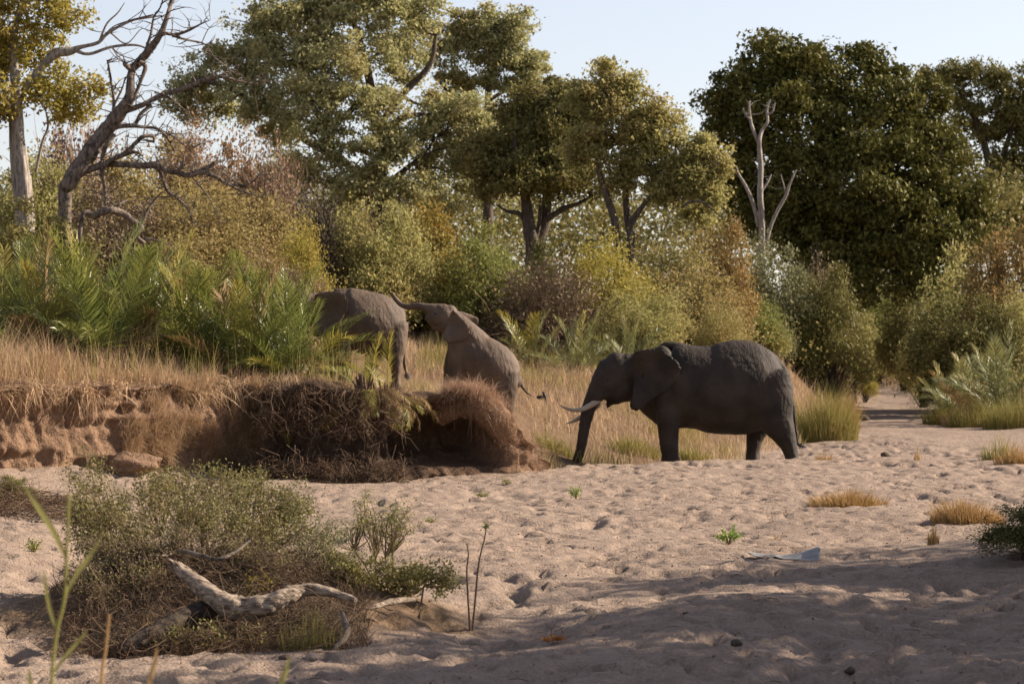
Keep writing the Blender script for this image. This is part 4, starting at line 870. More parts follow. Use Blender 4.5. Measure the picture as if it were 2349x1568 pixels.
def palm(label, u, d, h, nf, seed, m_=None, lean=(0, 0), spread=1.0, dead=0, vbase=None, group='date palms along the banks', dryfrac=.13, deaddir=None, z=None):
    rg = np.random.default_rng(seed); x = (u-1174.5)/K*d; z0 = (zt(x, d) if z is None else z) - .04
    root = empty('wild_date_palm', (x, d, z0), label, 'palm', group)
    g = Geo()
    for k in range(16):
        a = rg.random()*6.28; r = rg.uniform(.02, .22); V, Qd = tube([(math.cos(a)*r, math.sin(a)*r, -.2), (math.cos(a)*r*1.2, math.sin(a)*r*1.2, .2), (math.cos(a)*r*1.8, math.sin(a)*r*1.8, rg.uniform(.3, .55))], [.05, .045, .018], 5, 3, .1, rg); g.add(V, Qd)
    g.build('stump', M_soil if False else M_deadtw, root)
    for k in range(nf):
        f = k/max(nf-1, 1); az = k*2.4 + rg.normal()*.45; el = math.radians(86 - 66*f**.85*spread + rg.normal()*11)
        sc = h/2.0*(1.08 - .30*f)*rg.uniform(.85, 1.1)
        me = (FR_UP if f < .5 else FR_OUT)[rg.integers(0, 4)]
        o = bpy.data.objects.new('frond', me); COL.objects.link(o); o.parent = root
        base = np.array([math.cos(az)*.12, math.sin(az)*.12, .12])
        rot = Matrix.Rotation(az, 4, 'Z') @ Matrix.Rotation(-el, 4, 'Y') @ Matrix.Rotation(rg.normal()*.35, 4, 'X')
        if lean[0] or lean[1]: rot = Matrix.Rotation(lean[0], 4, 'Y') @ Matrix.Rotation(lean[1], 4, 'X') @ rot
        o.matrix_local = Matrix.Translation(base) @ rot @ Matrix.Diagonal((sc, sc*rg.uniform(.9, 1.15), sc, 1))
        o.material_slots[0].link = 'OBJECT'; mm_ = m_ or M_palm; q = rg.random()
        o.material_slots[0].material = M_palmdry if q < dryfrac*(.4+f) else (M_palmyel if q < dryfrac*(.4+f)+.14 else mm_)
    for k in range(dead):
        az = (deaddir if deaddir is not None else -1.3) + rg.normal()*.5; el = rg.uniform(-.5, .35); sc = h/2.0*rg.uniform(.6, .95)
        o = bpy.data.objects.new('frond', FR_DEAD[k % 3]); COL.objects.link(o); o.parent = root
        o.matrix_local = Matrix.Translation((math.cos(az)*.2, math.sin(az)*.2, .1)) @ Matrix.Rotation(az, 4, 'Z') @ Matrix.Rotation(-el, 4, 'Y') @ Matrix.Rotation(rg.normal()*.4, 4, 'X') @ Matrix.Scale(sc, 4)
        o.material_slots[0].link = 'OBJECT'; o.material_slots[0].material = M_palmdry if rg.random() < .75 else M_palmyel
        tag(o, 'withered brown frond hanging down')
for a in [('palm at the left edge of the picture, arching rightward', 5, 66.5, 2.7, 18, 1), ('palm second from the left edge, behind the tall dry grass', 95, 67.5, 2.6, 17, 2), ('tall palm with a bright upright frond above the dark hollow at left', 225, 66.5, 3.1, 18, 3),
          ('leftmost of the two tallest palms in the thicket\'s middle', 320, 68.0, 3.0, 17, 4), ('palm behind the thicket\'s middle with grey-green fronds', 410, 70.0, 2.9, 16, 5), ('palm at the thicket\'s centre above the tan grass', 470, 67.5, 2.5, 17, 6),
          ('palm right of the thicket\'s centre, yellowing on its left', 560, 67.0, 2.5, 17, 7), ('rear palm at the right of the thicket, top against the brush', 610, 70.0, 2.6, 15, 8), ('palm right in front of the hidden elephant\'s head', 660, 66.8, 2.35, 17, 9),
          ('dark low palm filling the hollow in the thicket\'s left', 150, 69.5, 2.5, 14, 10)]:
    palm(a[0], a[1], a[2], a[3], a[4], a[5])
palm('tall palm whose fronds stand before the hidden elephant\'s shoulder', 680, 67.6, 2.3, 17, 21)
palm('palm in the second row at the thicket\'s left', 60, 70.0, 2.7, 16, 24)
palm('palm in the second row behind the thicket\'s centre', 500, 69.2, 2.6, 16, 25)
palm('broad palm in front of the dark hollow in the thicket', 270, 68.6, 2.5, 16, 26)
palm('palm just left of the hidden elephant\'s ear', 590, 68.2, 2.7, 16, 22)
palm('low palm at the bank edge with fronds crossing the elephant\'s flank', 700, 65.4, 1.75, 16, 11, M_palmyel, spread=1.0, dead=3, deaddir=-1.9)
palm('small ragged palm hanging over the bank with withered brown fronds', 838, 64.45, 1.25, 3, 12, M_palmyel, spread=1.5, dead=16, dryfrac=.3, deaddir=-.95, z=1.80)
palm('withered palm stump with brown fronds falling into the hollow', 885, 64.9, 1.25, 3, 23, M_palmyel, spread=1.3, dead=10, dryfrac=.4, deaddir=-.75, z=1.66)
for a in [('small palm on the slope left of the tusked elephant\'s head', 1220, 95, 1.9, 13, 13), ('small palm above the tusked elephant\'s forehead', 1320, 93, 2.0, 14, 14), ('small palm on the slope above the elephant\'s ear', 1440, 96, 1.9, 13, 15)]:
    palm(a[0], a[1], a[2], a[3], a[4], a[5], M_palmgrey)
for a in [('grey-green palm at the right edge above the reeds', 2300, 109, 3.3, 17, 16), ('dark palm on the right bank left of the grey-green one', 2225, 112, 2.7, 15, 17), ('palm at the channel\'s right edge, leftmost on that bank', 2175, 115, 2.0, 13, 18)]:
    palm(a[0], a[1], a[2], a[3], a[4], a[5], M_palmgrey)

# ------------------------------------------------------------------ grasses (uncountable)
def scatter(n, xr, yr, fn, rg):
    x = rg.uniform(*xr, n); y = rg.uniform(*yr, n); z, ls, rs = terrain(x, y); k = fn(x, y, ls, rs, rg); return x[k], y[k], z[k], ls[k], rs[k]
def grass(name, label, B, H, width, lean_amp, m_, rg, bias=(0, 0, 0), mats=None):
    n = len(B); lean = rg.normal(size=(n, 3))*np.array([1, 1, .1])*(lean_amp*H)[:, None] + np.asarray(bias)*H[:, None]
    V, Qd, T = blades(B, H, width, lean, rg); o = build(name, V, [Qd, T], m_); return tag(o, label, 'grass', kind='stuff')
rg = np.random.default_rng(5)
# dry grass over the slope behind the elephants
x, y, z, ls, rs = scatter(70000, (-6, 19), (66.5, 118), lambda x, y, ls, rs, r: (ls > .15) & (fbm2(x*.45, y*.3, 2, 71) + r.random(len(x))*.9 > .18) & (abs(x) < y*.2), rg)
grass('dry_slope_grass', 'tan dry grass covering the slope behind the elephants', np.column_stack([x, y, z-.03]), rg.uniform(.28, .75, len(x))*(.8+.35*noise2(x*.5, y*.5, 9)), .0085, .33, M_drygrass, rg)
x, y, z, ls, rs = scatter(34000, (-3, 16), (67, 108), lambda x, y, ls, rs, r: (ls > .1) & (fbm2(x*.4+3, y*.35, 2, 72) > .22) & (abs(x) < y*.2), rg)
grass('green_slope_grass', 'patches of green grass on the slope behind the tusked elephant', np.column_stack([x, y, z-.03]), rg.uniform(.3, .8, len(x)), .009, .28, M_greengrass, rg)
x, y, z, ls, rs = scatter(30000, (9, 30), (92, 215), lambda x, y, ls, rs, r: (((ls > .1) & (ls < 9)) | ((rs > .2) & (rs < 4) & (r.random(len(x)) < .35))) & (abs(x) < y*.2), rg)
grass('channel_side_grass', 'tan dry grass on the banks of the far sandy channel', np.column_stack([x, y, z-.03]), rg.uniform(.3, .9, len(x)), .014, .33, M_drygrass, rg)
# dry grass on top of the left bank in front of the palms
top = BANKTOP; pk = rg.integers(0, len(top), 23000); B = top[pk] + rg.normal(size=(23000, 3))*np.array([.06, .06, .0]); k = (B[:, 0] < .4) & (B[:, 0] > -16) & (noise2(B[:, 0]*1.2, B[:, 1]*1.2, 57) + .6*noise2(B[:, 0]*4, B[:, 1]*4, 58) + rg.random(len(B))*.8 > .15); B = B[k]
tl_ = np.interp(B[:, 0], [-16, -10.5, -9.0, -7, -4, -2, .4], [1.45, 1.35, .75, .55, .30, .22, .5]); grass('bank_top_grass', 'pale dry grass along the top of the left bank', B - [0, 0, .03], rg.uniform(.25, 1.1, len(B))*tl_*(.85+.5*noise2(B[:, 0]*1.6, B[:, 1]*1.6, 55)+.3*noise2(B[:, 0]*5, B[:, 1]*5, 56)), .006, .42, M_drygrass, rg)
pk = rg.integers(0, len(top), 900); B = top[pk]; k = (B[:, 0] < -3) & (B[:, 0] > -16); B = B[k]; grass('tall_seed_stalks', 'sparse tall straw and green stalks above the bank grass', B - [0, 0, .03], rg.uniform(.6, 1.5, len(B)), .006, .16, M_greengrass, rg)
x, y, z, ls, rs = scatter(16000, (-16, -3), (56, 74), lambda x, y, ls, rs, r: (ls > 1.6), rg)
grass('palm_foot_grass', 'dry grass between the feet of the palms', np.column_stack([x, y, z-.03]), rg.uniform(.25, .7, len(x)), .008, .3, M_drygrass, rg)
# drooping fringe hanging over the lip; long red-brown fall beside the hollow
lip = BANKLIP.reshape(-1, 3); nb = np.tile(bank_nrm, (BANKLIP.shape[0], 1))
def fringe(name, label, mask, n, length, m_, out=.28, seed=1, gap=0.0, cl=2.2):
    rg = np.random.default_rng(seed); cl_ = noise2(lip[:, 0]*cl + seed*7, lip[:, 1]*cl, 90+seed) + .5*noise2(lip[:, 0]*cl*3, lip[:, 1]*cl*3, 95+seed); id_ = np.where(mask & (cl_ > gap))[0]; pk = rg.choice(id_, n)
    B = lip[pk] + rg.normal(size=(n, 3))*np.array([.10, .10, .06]); nn = nb[pk]; f = np.clip((cl_[pk]-gap)*1.3 + .25, .15, 1.2); ln = length*rg.uniform(.15, 1.15, n)*f; o_ = rg.uniform(.1, 1.3, n)*out*f
    A = np.column_stack([nn*o_[:, None], -ln]) + rg.normal(size=(n, 3))*np.array([.16, .16, .05])*(.4+f)[:, None]; w = rg.normal(size=(n, 3))*.0045; lift = rg.uniform(-.02, .16, n)
    m1 = B + A*.35 + rg.normal(size=(n, 3))*.03; m1[:, 2] += lift
    V = np.stack([B-w, B+w, m1+w, m1-w, B + A], 1); V[:, 2:4] += np.column_stack([nn*.10, np.zeros(n)])[:, None]
    b = np.arange(n)[:, None]*5; o = build(name, V.reshape(-1, 3), [b + np.array([0, 1, 2, 3]), b + np.array([3, 2, 4])], m_); return tag(o, label, 'grass', kind='stuff')
X = lip[:, 0]
fringe('hanging_bank_grass', 'tan grass and rootlets hanging over the lit left bank', (X > -13) & (X < -5.6), 3200, .65, M_drygrass, .30, 1, .05)
fc = BANKFACE[(BANKFACE[:, 0] > -8.3) & (BANKFACE[:, 0] < -5.5)]; rg = np.random.default_rng(33); fm = noise2(fc[:, 0]*1.7, fc[:, 2]*2.0, 61) + .6*noise2(fc[:, 0]*5, fc[:, 2]*5, 62) + .7*np.exp(-((fc[:, 0]+6.5-(1.2-fc[:, 2])*.5)/.55)**2) - .15; fc = fc[fm > 0]; n = 15000; B = fc[rg.integers(0, len(fc), n)] + rg.normal(size=(n, 3))*.04
ln = np.column_stack([np.full(n, .10), np.full(n, -.14), -rg.random(n)*.22]) + rg.normal(size=(n, 3))*np.array([.12, .10, .05]); V, Qd, T = blades(B, rg.random(n)**1.3*.50+.05, .0055, ln*1.25, rg); tag(build('slumped_bank_grass', V, [Qd, T], M_drygrass), 'ragged tan grass slumped down the bank left of the dark roots', 'grass', kind='stuff')
fringe('hanging_roots', 'dark tangled roots hanging under the palms at the bank edge', (X > -5.6) & (X < -2.7), 1500, 1.0, M_deadtw, .35, 3, .1)
fringe('hollow_rootlets', 'thin rootlets hanging across the dark hollow', (X > -2.7) & (X < -.2), 260, .75, M_deadtw, .15, 4, .15)
# roots, twigs and fallen fronds heaped under the palms
rg = np.random.default_rng(19); g = Geo()
for k in range(1500):
    u = rg.uniform(520, 930); v = rg.uniform(890, 1095) if rg.random() < .6 else rg.uniform(1010, 1100); d = 64.0 - (v-890)/210*1.3 + rg.normal()*.18 + (.8 if u < 580 else 0)
    c = P(u, v, d); zz = zt(c[0], c[1]); c[2] = max(c[2], zz+.02) if v < 1000 else zz + abs(rg.normal())*.22
    a = unit(1, rg)[0]*np.array([1, .6, 1.0]); ln = rg.uniform(.1, .42); cv = rg.normal(size=3)*ln*.3
    V, Qd = tube([c - a*ln, c - a*ln*.3 + cv, c + a*ln*.4 - cv*.4, c + a*ln + [0, 0, -ln*.3]], [.008, .009, .007, .003], 3, 1, 0, rg); g.add(V, Qd)
tag(g.build('bank_foot_debris', M_deadtw), 'heap of dead roots and twigs at the foot of the bank under the palms', 'twigs', kind='stuff')
# red-brown mound of wiry grass right of the hollow, falling down to the right
rg = np.random.default_rng(9); n = 14000; t = rg.random(n)**.8
path = np.array([P(1000, 925, 66.0), P(1052, 890, 65.9), P(1108, 905, 65.9), P(1148, 950, 66.2), P(1180, 1010, 66.8), P(1215, 1066, 67.4)]); pc_ = catmull(path, 10)
c = np.column_stack([np.interp(t, np.linspace(0, 1, len(pc_)), pc_[:, k]) for k in range(3)]) + rg.normal(size=(n, 3))*np.array([.19, .26, .10])*(1+.7*noise2(t*9, t*0, 4))[:, None] - [0, 0, .10]
lump_ = noise2(c[:, 0]*5, c[:, 2]*5, 14)+.5*noise2(c[:, 0]*12, c[:, 2]*12, 15); kp = lump_ + rg.random(n)*.7 > -.1; c = c[kp]; t = t[kp]; n = len(c); ln = np.column_stack([rg.normal(size=n)*.26 + .05 + t*.16, rg.normal(size=n)*.26 - .10, -.25*t*rg.random(n)])
V, Qd, T = blades(c, rg.random(n)**2*.42*(1.1-t*.6)+.04, .0045, ln, rg); tag(build('wiry_grass_fall', V, [Qd, T], M_wiry), 'mound of wiry red-brown grass tumbling down right of the hollow', 'grass', kind='stuff')
# a soil core under that mound
def lump(name, label, cat, c, r, m_, seed, amp=.25, sub=3, group=None, kind=None, flat=.0):
    import bmesh
    bm = bmesh.new(); bmesh.ops.create_icosphere(bm, subdivisions=sub, radius=1)
    co = np.array([v.co for v in bm.verts]); f = [[v.index for v in q.verts] for q in bm.faces]; bm.free()
    n = noise3(co[:, 0]*1.6+seed, co[:, 1]*1.6, co[:, 2]*1.6, seed) + .5*noise3(co[:, 0]*4+seed, co[:, 1]*4, co[:, 2]*4, seed+1)
    co = co*(1+amp*n)[:, None]*np.asarray(r); o = build(name, co, np.array(f), m_, None, c, smooth=True); return tag(o, label, cat, group, kind)
g = Geo()
V, Qd = tube([p - np.array([-.02, -.15, .32]) for p in path], [.22, .34, .36, .34, .30, .15], 14, 8, .12, rg); g.add(V, Qd); tag(g.build('earth_shoulder', M_bank, smooth=True), 'rounded earth shoulder under the wiry grass', kind='structure')
# tall reeds / grass clumps as countable tussocks
def tussock(label, u, d, w, h, n, m_, seed, name='grass_tussock', cat='grass tuft', lean=.35, width=.008, out=.6, group='grass tussocks', vz=None, rnd=True):
    rg = np.random.default_rng(seed); x = (u-1174.5)/K*d; z = zt(x, d) if vz is None else vz
    r = rg.random(n)**.6; a = rg.random(n)*6.28; B = np.column_stack([np.cos(a)*r*w, np.sin(a)*r*w*.8, np.full(n, -.04)]); zz = terrain(x+B[:, 0], d+B[:, 1])[0] if vz is None else z
    B[:, 2] += np.clip(zz - z, -.3, .3); H = h*(.25 + .9*rg.random(n)**1.5)*(1+.25*noise2(B[:, 0]*2.5, B[:, 1]*2.5, seed))*((1.05-.5*r**2) if rnd else 1); ln = rg.normal(size=(n, 3))*np.array([1, 1, .05])*(lean*H)[:, None]*.6 + np.column_stack([np.cos(a)*r, np.sin(a)*r, 0*r])*(out*H)[:, None]*.6
    V, Qd, T = blades(B, H, width, ln, rg); return tag(build(name, V, [Qd, T], m_, None, (x, d, z)), label, cat, group)
tussock('tall yellow-green reed clump behind the tusked elephant\'s tail', 1885, 97, 1.2, 2.2, 2400, M_greengrass, 1, 'reed_clump', 'reeds', .28, .008, .45)
tussock('straw-coloured reed clump left of the sandy channel', 1925, 104, .7, 1.5, 1800, M_strawtuft, 2, 'reed_clump', 'reeds', .30, .008, .5)
tussock('reed clump at the left foot of the right bank', 2165, 111, .8, 1.1, 1500, M_greengrass, 3, 'reed_clump', 'reeds', .30, .008, .5)
tussock('reddish straw clump on the right bank beside the sand', 2215, 109, .9, .9, 1300, M_redgrass, 4, 'reed_clump', 'reeds', .30, .008, .5)
tussock('green reed clump on the right bank under the dark palm', 2245, 108, 1.2, 1.3, 1900, M_greengrass, 5, 'reed_clump', 'reeds', .30, .008, .5)
tussock('green reed clump at the right edge of the far sand', 2330, 105, 1.2, 1.5, 1900, M_greengrass, 6, 'reed_clump', 'reeds', .30, .008, .5)
tussock('fresh green grass tuft between the tusked elephant\'s trunk and leg', 1460, 80.5, .8, .62, 1300, M_greengrass, 7)
tussock('bright green grass tuft beside the tusked elephant\'s front leg', 1600, 80.5, .65, .6, 1000, M_greengrass, 8)
tussock('green grass tuft at the tip of the tusked elephant\'s trunk', 1270, 77.5, .55, .5, 800, M_greengrass, 9)
tussock('broad low golden grass tuft on the open sand', 1945, 53.0, .70, .36, 2600, M_strawtuft, 10, lean=.5, out=.9)
tussock('golden-brown grass tuft on the sand by the right edge', 2220, 46.8, .58, .48, 2400, M_strawtuft, 11, lean=.4, out=.7)
tussock('small upright straw tuft left of the dark right-edge bush', 2140, 40.5, .08, .42, 120, M_strawtuft, 12, lean=.15, out=.2)
tussock('tiny straw tuft beside the fresh green sand plant', 1780, 43.6, .09, .12, 120, M_strawtuft, 13, lean=.5, out=.7)
tussock('thin straw tuft behind the elephant\'s hind feet', 1895, 74.5, .30, .38, 160, M_strawtuft, 14, lean=.2, out=.3)
tussock('single dry straw wisp on the sand far right', 2105, 73, .10, .55, 40, M_strawtuft, 15, lean=.15, out=.2)
tussock('reddish straw tuft at the right edge above the open sand', 2330, 71, .55, .6, 700, M_strawtuft, 16)
tussock('green straggly tuft at the right edge of the sand', 2290, 74, .5, .75, 400, M_greengrass, 17, lean=.3)

# ------------------------------------------------------------------ small plants on the sand
M_freshplant = leafmat('fresh_sand_plant', (.12, .19, .035), (.24, .33, .07), (.22, .27, .06), .35)
def leafplant(label, u, d, w, h, n, m_, seed, name='green_sand_plant', cat='plant', group='green plants on the sand', size=.028, flat=.8):
    rg = np.random.default_rng(seed); x = (u-1174.5)/K*d; z = zt(x, d); root = empty(name, (x, d, z), label, cat, group); g = Geo(); L_ = []
    for k in range(12):
        a = rg.random()*6.28; r = w*rg.uniform(.3, 1); e = np.array([math.cos(a)*r, math.sin(a)*r, h*rg.uniform(.35, 1)]); mid = e*np.array([.5, .5, .7])
        V, Qd = tube([(0, 0, -.03), mid, e], [.006, .005, .002], 4, 3); g.add(V, Qd); t = rg.random(n//12)[:, None]; L_.append((mid*(1-t) + e*t) + rg.normal(size=(n//12, 3))*.025)
    g.build('stem', M_greengrass, root); V, F = leaves(np.vstack(L_), size, rg, 'quad'); build('foliage', V, F, m_, root); return root
leafplant('bright green leafy plant alone on the sunlit sand', 1672, 43.0, .22, .25, 420, M_freshplant, 1, size=.032)
leafplant('small green plant on the sand below the tusked elephant\'s trunk', 1322, 56.5, .20, .24, 200, M_freshplant, 2)
leafplant('flat green plant on the sand below the dark hollow', 1108, 57.5, .16, .08, 120, M_green, 3)
leafplant('tiny green plant at the upper edge of the sand bar', 1162, 61.0, .13, .10, 90, M_green, 4)
leafplant('small green plant on the sand at the left edge', 78, 37.0, .14, .16, 160, M_green, 5)
leafplant('low green plant half way up the sand right of the thicket mound', 985, 47.0, .15, .06, 90, M_green, 6)

# ------------------------------------------------------------------ foreground mound: shrubs, drift wood, twigs
def zoom5(X, Y, d): return P(X/1.678*2349/2830, (1200+Y/1.678)*2349/2830, d)
def fgshrub(label, branches, leaf_n, leafsize, lm, seed, d0, spread=.28, twm=None, name='sprawling_shrub', twn=40):
    """branches traced as (X, Y) tips in the foreground crop"""
    rg = np.random.default_rng(seed); tips = []
    for (X, Y, rx, ry, dd) in branches: tips.append((zoom5(X, Y, d0+dd), rx*.0031, ry*.0029))
    c0 = np.mean([t[0] for t in tips], 0); foot = np.array([c0[0], c0[1]+.1, zt(c0[0], c0[1]+.1)-.03]); root = empty(name, foot, label, 'shrub', 'plants on the drift mound'); g = Geo(); L_ = []
    per = leaf_n//len(tips)
    for c, rx, ry in tips:
        r0 = np.array([c[0]*.55+foot[0]*.45, c[1]*.6+foot[1]*.4, 0]); r0[2] = zt(r0[0], r0[1])-.04
        fork = r0*.5 + c*.5 + rg.normal(size=3)*.08
        V, Qd = tube([r0, r0*.6+fork*.4 + rg.normal(size=3)*.05, fork], [.016, .013, .010], 5, 4, .1, rg); g.add(V - foot, Qd)
        sub = []
        for k in range(max(6, twn//len(tips))):
            e = c + unit(1, rg)[0]*np.array([rx, rx, ry])*rg.uniform(.4, 1.25); mid = fork*.45 + e*.55 + rg.normal(size=3)*.06
            V, Qd = tube([fork, mid, e], [.007, .005, .0018], 4, 4, .1, rg); g.add(V - foot, Qd); sub += [e, mid*.5+e*.5, mid*.2+e*.8]
            for q in range(4):
                f = rg.random(); s = mid*(1-f) + e*f; e2 = s + unit(1, rg)[0]*rg.uniform(.05, .18); sub.append(e2); V, Qd = tube([s, (s+e2)/2 + rg.normal(size=3)*.015, e2], [.0035, .003, .001], 3, 2); g.add(V - foot, Qd)
        sub = np.array(sub); pk = rg.integers(0, len(sub), per)
        L_.append(sub[pk] + rg.normal(size=(per, 3))*.042)
    g.build('stem', twm or M_twig, root, smooth=True); V, F = leaves(np.vstack(L_) - foot, leafsize, rg, 'quad'); build('foliage', V, F, lm, root); return root
fgshrub('sprawling small-leaved shrub on top of the drift mound', [(430, 180, 80, 120, 1.5), (480, 290, 130, 70, 1.2), (640, 300, 130, 70, 1.2), (800, 260, 130, 80, 1.5), (900, 200, 130, 70, 2), (1020, 190, 130, 70, 2), (1150, 220, 130, 70, 1.8), (1250, 230, 110, 70, 1.5), (1290, 330, 110, 80, 1.2), (1100, 300, 120, 60, 1), (400, 400, 80, 80, .8), (560, 380, 110, 70, .6), (1370, 430, 100, 80, .8), (700, 200, 90, 50, 2), (350, 330, 60, 80, 1), (900, 330, 120, 50, .6), (1200, 400, 100, 60, .6), (620, 460, 100, 50, .4), (450, 480, 80, 60, .4), (820, 400, 110, 60, .6), (1000, 400, 100, 50, .5), (1250, 480, 100, 60, .3), (1400, 330, 70, 60, 1.2)], 27000, .025, M_dryleaf, 51, 31.0, twn=300)
fgshrub('half-bare greyish shrub hugging the middle of the drift mound', [(420, 520, 90, 70, .3), (380, 640, 70, 70, .0), (560, 520, 110, 60, .2), (720, 480, 110, 60, .3), (860, 470, 110, 60, .3), (1010, 480, 110, 60, .2), (1160, 520, 110, 60, .2), (1270, 580, 90, 50, .1), (640, 620, 100, 50, -.3), (480, 720, 90, 60, -.6)], 4200, .023, M_dryleaf, 57, 30.6, twn=330)
fgshrub('darker green low shrub on the right end of the drift mound', [(1580, 620, 90, 55, .2), (1700, 640, 110, 60, .2), (1820, 640, 110, 60, .3), (1930, 650, 100, 60, .3), (2040, 660, 70, 40, .3), (1650, 700, 80, 40, 0), (1780, 700, 100, 40, 0)], 7000, .028, M_deep, 52, 31.0, twn=60)
fgshrub('pale spindly shrub between the mound top and the log', [(1400, 520, 120, 70, .6), (1500, 480, 90, 80, .8), (1330, 600, 90, 60, .4), (1480, 580, 90, 50, .4)], 3600, .022, M_grey, 53, 31.0, twn=70)
fgshrub('feathery upright green plant behind the mound\'s right shoulder', [(1650, 400, 50, 110, 1.5), (1720, 360, 50, 110, 1.6), (1800, 380, 60, 100, 1.5), (1860, 400, 50, 80, 1.5)], 2600, .019, M_green, 54, 31.5, name='feathery_plant', twn=60)
fgshrub('small round bright green plant behind the log', [(1195, 700, 40, 45, 0)], 200, .034, M_yellow, 55, 30.4, name='green_plant', twn=8)
fgshrub('low leafy plant in the shade under the log', [(830, 960, 80, 35, 0), (1000, 960, 90, 35, 0), (1180, 950, 90, 45, 0)], 1600, .028, M_deep, 56, 28.6, name='leafy_plant', twn=30)
# dead twig tangle (uncountable)
rg = np.random.default_rng(61); g = Geo()
for k in range(150):
    X = rg.uniform(330, 1560); Y = 400 + rg.random()**.85*600; d = 31.2 - (Y-400)/600*2.9 + rg.normal()*.2
    if Y < 500 and (X < 480 or X > 1300): continue
    c = zoom5(X, Y, d); zz = zt(c[0], c[1]); c[2] = zz + rg.uniform(.0, .30)*(1 if Y < 800 else .5)
    dr = unit(1, rg)[0]*np.array([1, .7, .7]); dr[1] -= .25; m_n = rg.integers(8, 30); sp = rg.uniform(.25, .7)
    for q in range(m_n):
        a = dr + rg.normal(size=3)*sp; a /= np.linalg.norm(a); ln = rg.uniform(.12, .60); s0 = c + rg.normal(size=3)*np.array([.10, .10, .05]); e = s0 + a*ln; e[2] -= ln*rg.uniform(0, .35); cv = rg.normal(size=3)*ln*.12; w_ = rg.uniform(.0018, .0048)
        V, Qd = tube([s0, s0*.6+e*.4 + cv, s0*.25+e*.75 + cv*.8, e], [w_, w_*1.1, w_*.8, w_*.35], 3, 2, 0, rg); g.add(V, Qd)
for k in range(900):
    X = rg.uniform(300, 1600); yy = rg.uniform(28.4, 32.4); x0 = (X/1.678*.83-1174.5)/K*yy; c = np.array([x0, yy, zt(x0, yy)+rg.uniform(.0, .2)]); a = unit(1, rg)[0]*np.array([1, .8, .5]); ln = rg.uniform(.05, .3)
    V, Qd = tube([c-a*ln, c + rg.normal(size=3)*ln*.2, c+a*ln], [.003, .0035, .001], 3, 2, 0, rg); g.add(V, Qd)
tag(g.build('dead_twig_tangle', M_deadtw), 'tangle of dead brown twigs and roots covering the drift mound', 'twigs', kind='stuff')
g = Geo()
for k in range(900):
    X = rg.uniform(330, 1650); yy = rg.uniform(28.3, 32.2); x0 = (X/1.678*.83-1174.5)/K*yy; c = np.array([x0, yy, zt(x0, yy)+rg.uniform(.02, .28)]); a = unit(1, rg)[0]*np.array([1, .8, .8]); ln = rg.uniform(.06, .30); cv = rg.normal(size=3)*ln*.2
    V, Qd = tube([c - a*ln, c + cv, c + a*ln], [.0022, .003, .001], 3, 2, 0, rg); g.add(V, Qd)
tag(g.build('pale_twig_litter', M_twig), 'paler grey twigs strewn over the drift mound', 'twigs', kind='stuff')
n = 16000; X = rg.uniform(240, 1720, n); yy = rg.uniform(28.2, 32.8, n); x = (X/1.678*.83-1174.5)/K*yy; z = terrain(x, yy)[0]; a = rg.random(n)*6.28
B = np.column_stack([x, yy, z-.01]); grass('mound_straw', 'flattened dead straw over the drift mound', B, rg.uniform(.04, .20, n), .0035, 1.1, M_deadtw, rg)
# the log
def log(name, label, cat, pts, m_, seed, sides=30, wob=.07, broken=True, group='drift wood'):
    rg = np.random.default_rng(seed); p = np.array([zoom5(X, Y, d) for X, Y, r, d in pts]); r = [q[2]*.00215 for q in pts]; c = p.mean(0); c[2] = p[:, 2].min()
    pr = catmull(np.column_stack([p, r]), 14); V, Qd = tube(pr[:, :3], pr[:, 3], sides, 1)
    th_ = np.tile(np.arange(sides)*2*np.pi/sides, len(pr)); sl = np.repeat(np.arange(len(pr))*.12, sides); n = .10*noise3(V[:, 0]*9, V[:, 1]*9, V[:, 2]*9, seed) + .06*noise3(V[:, 0]*24, V[:, 1]*24, V[:, 2]*24, seed+1) + .09*np.abs(noise3(np.cos(th_)*3.2+9, np.sin(th_)*3.2, sl*.9, seed+2)) - .05; cen = np.repeat(pr[:, :3], sides, 0)[:len(V)]
    V = cen + (V-cen)*(1+n*1.8)[:, None]; g = Geo(); g.add(V - c, Qd)
    for e, s in ((0, 1), (len(pr)-1, -1)):
        ring = np.arange(sides)+e*sides; jag = V[ring].mean(0) - c; T = np.column_stack([np.arange(sides), (np.arange(sides)+1) % sides, np.full(sides, sides)]); g.add(np.vstack([V[ring]-c, jag]), T)
    for k in range(14 if broken else 0):
        a = rg.random()*6.28; q0 = pr[0, :3] + rg.normal(size=3)*pr[0, 3]*.45; ax = pr[0, :3]-pr[3, :3]; ax /= np.linalg.norm(ax); e = q0 + ax*rg.uniform(.02, .09); Vs, Qs = tube([q0 - ax*.04, q0*.5+e*.5, e], [pr[0, 3]*.3, pr[0, 3]*.2, .002], 4, 2); g.add(Vs - c, Qs)
    o = g.build(name, m_, None, c, smooth=True); return tag(o, label, cat, group)
log('weathered_log', 'pale weathered log lying bent across the front of the drift mound', 'log', [(812, 605, 26, 29.2), (850, 640, 34, 29.2), (925, 700, 42, 29.1), (1010, 765, 50, 29.0), (1075, 805, 56, 29.0), (1150, 808, 54, 29.0), (1250, 788, 52, 29.0), (1330, 752, 46, 29.1), (1410, 722, 32, 29.2), (1490, 722, 26, 29.2), (1570, 742, 20, 29.2), (1650, 768, 15, 29.1)], M_log, 3)
log('dark_log', 'dark shaded log slanting down under the pale log', 'log', [(1040, 815, 46, 29.25), (950, 822, 46, 29.1), (860, 845, 46, 28.9), (740, 905, 44, 28.6), (640, 960, 36, 28.4), (570, 1000, 24, 28.3)], M_logdark, 4)
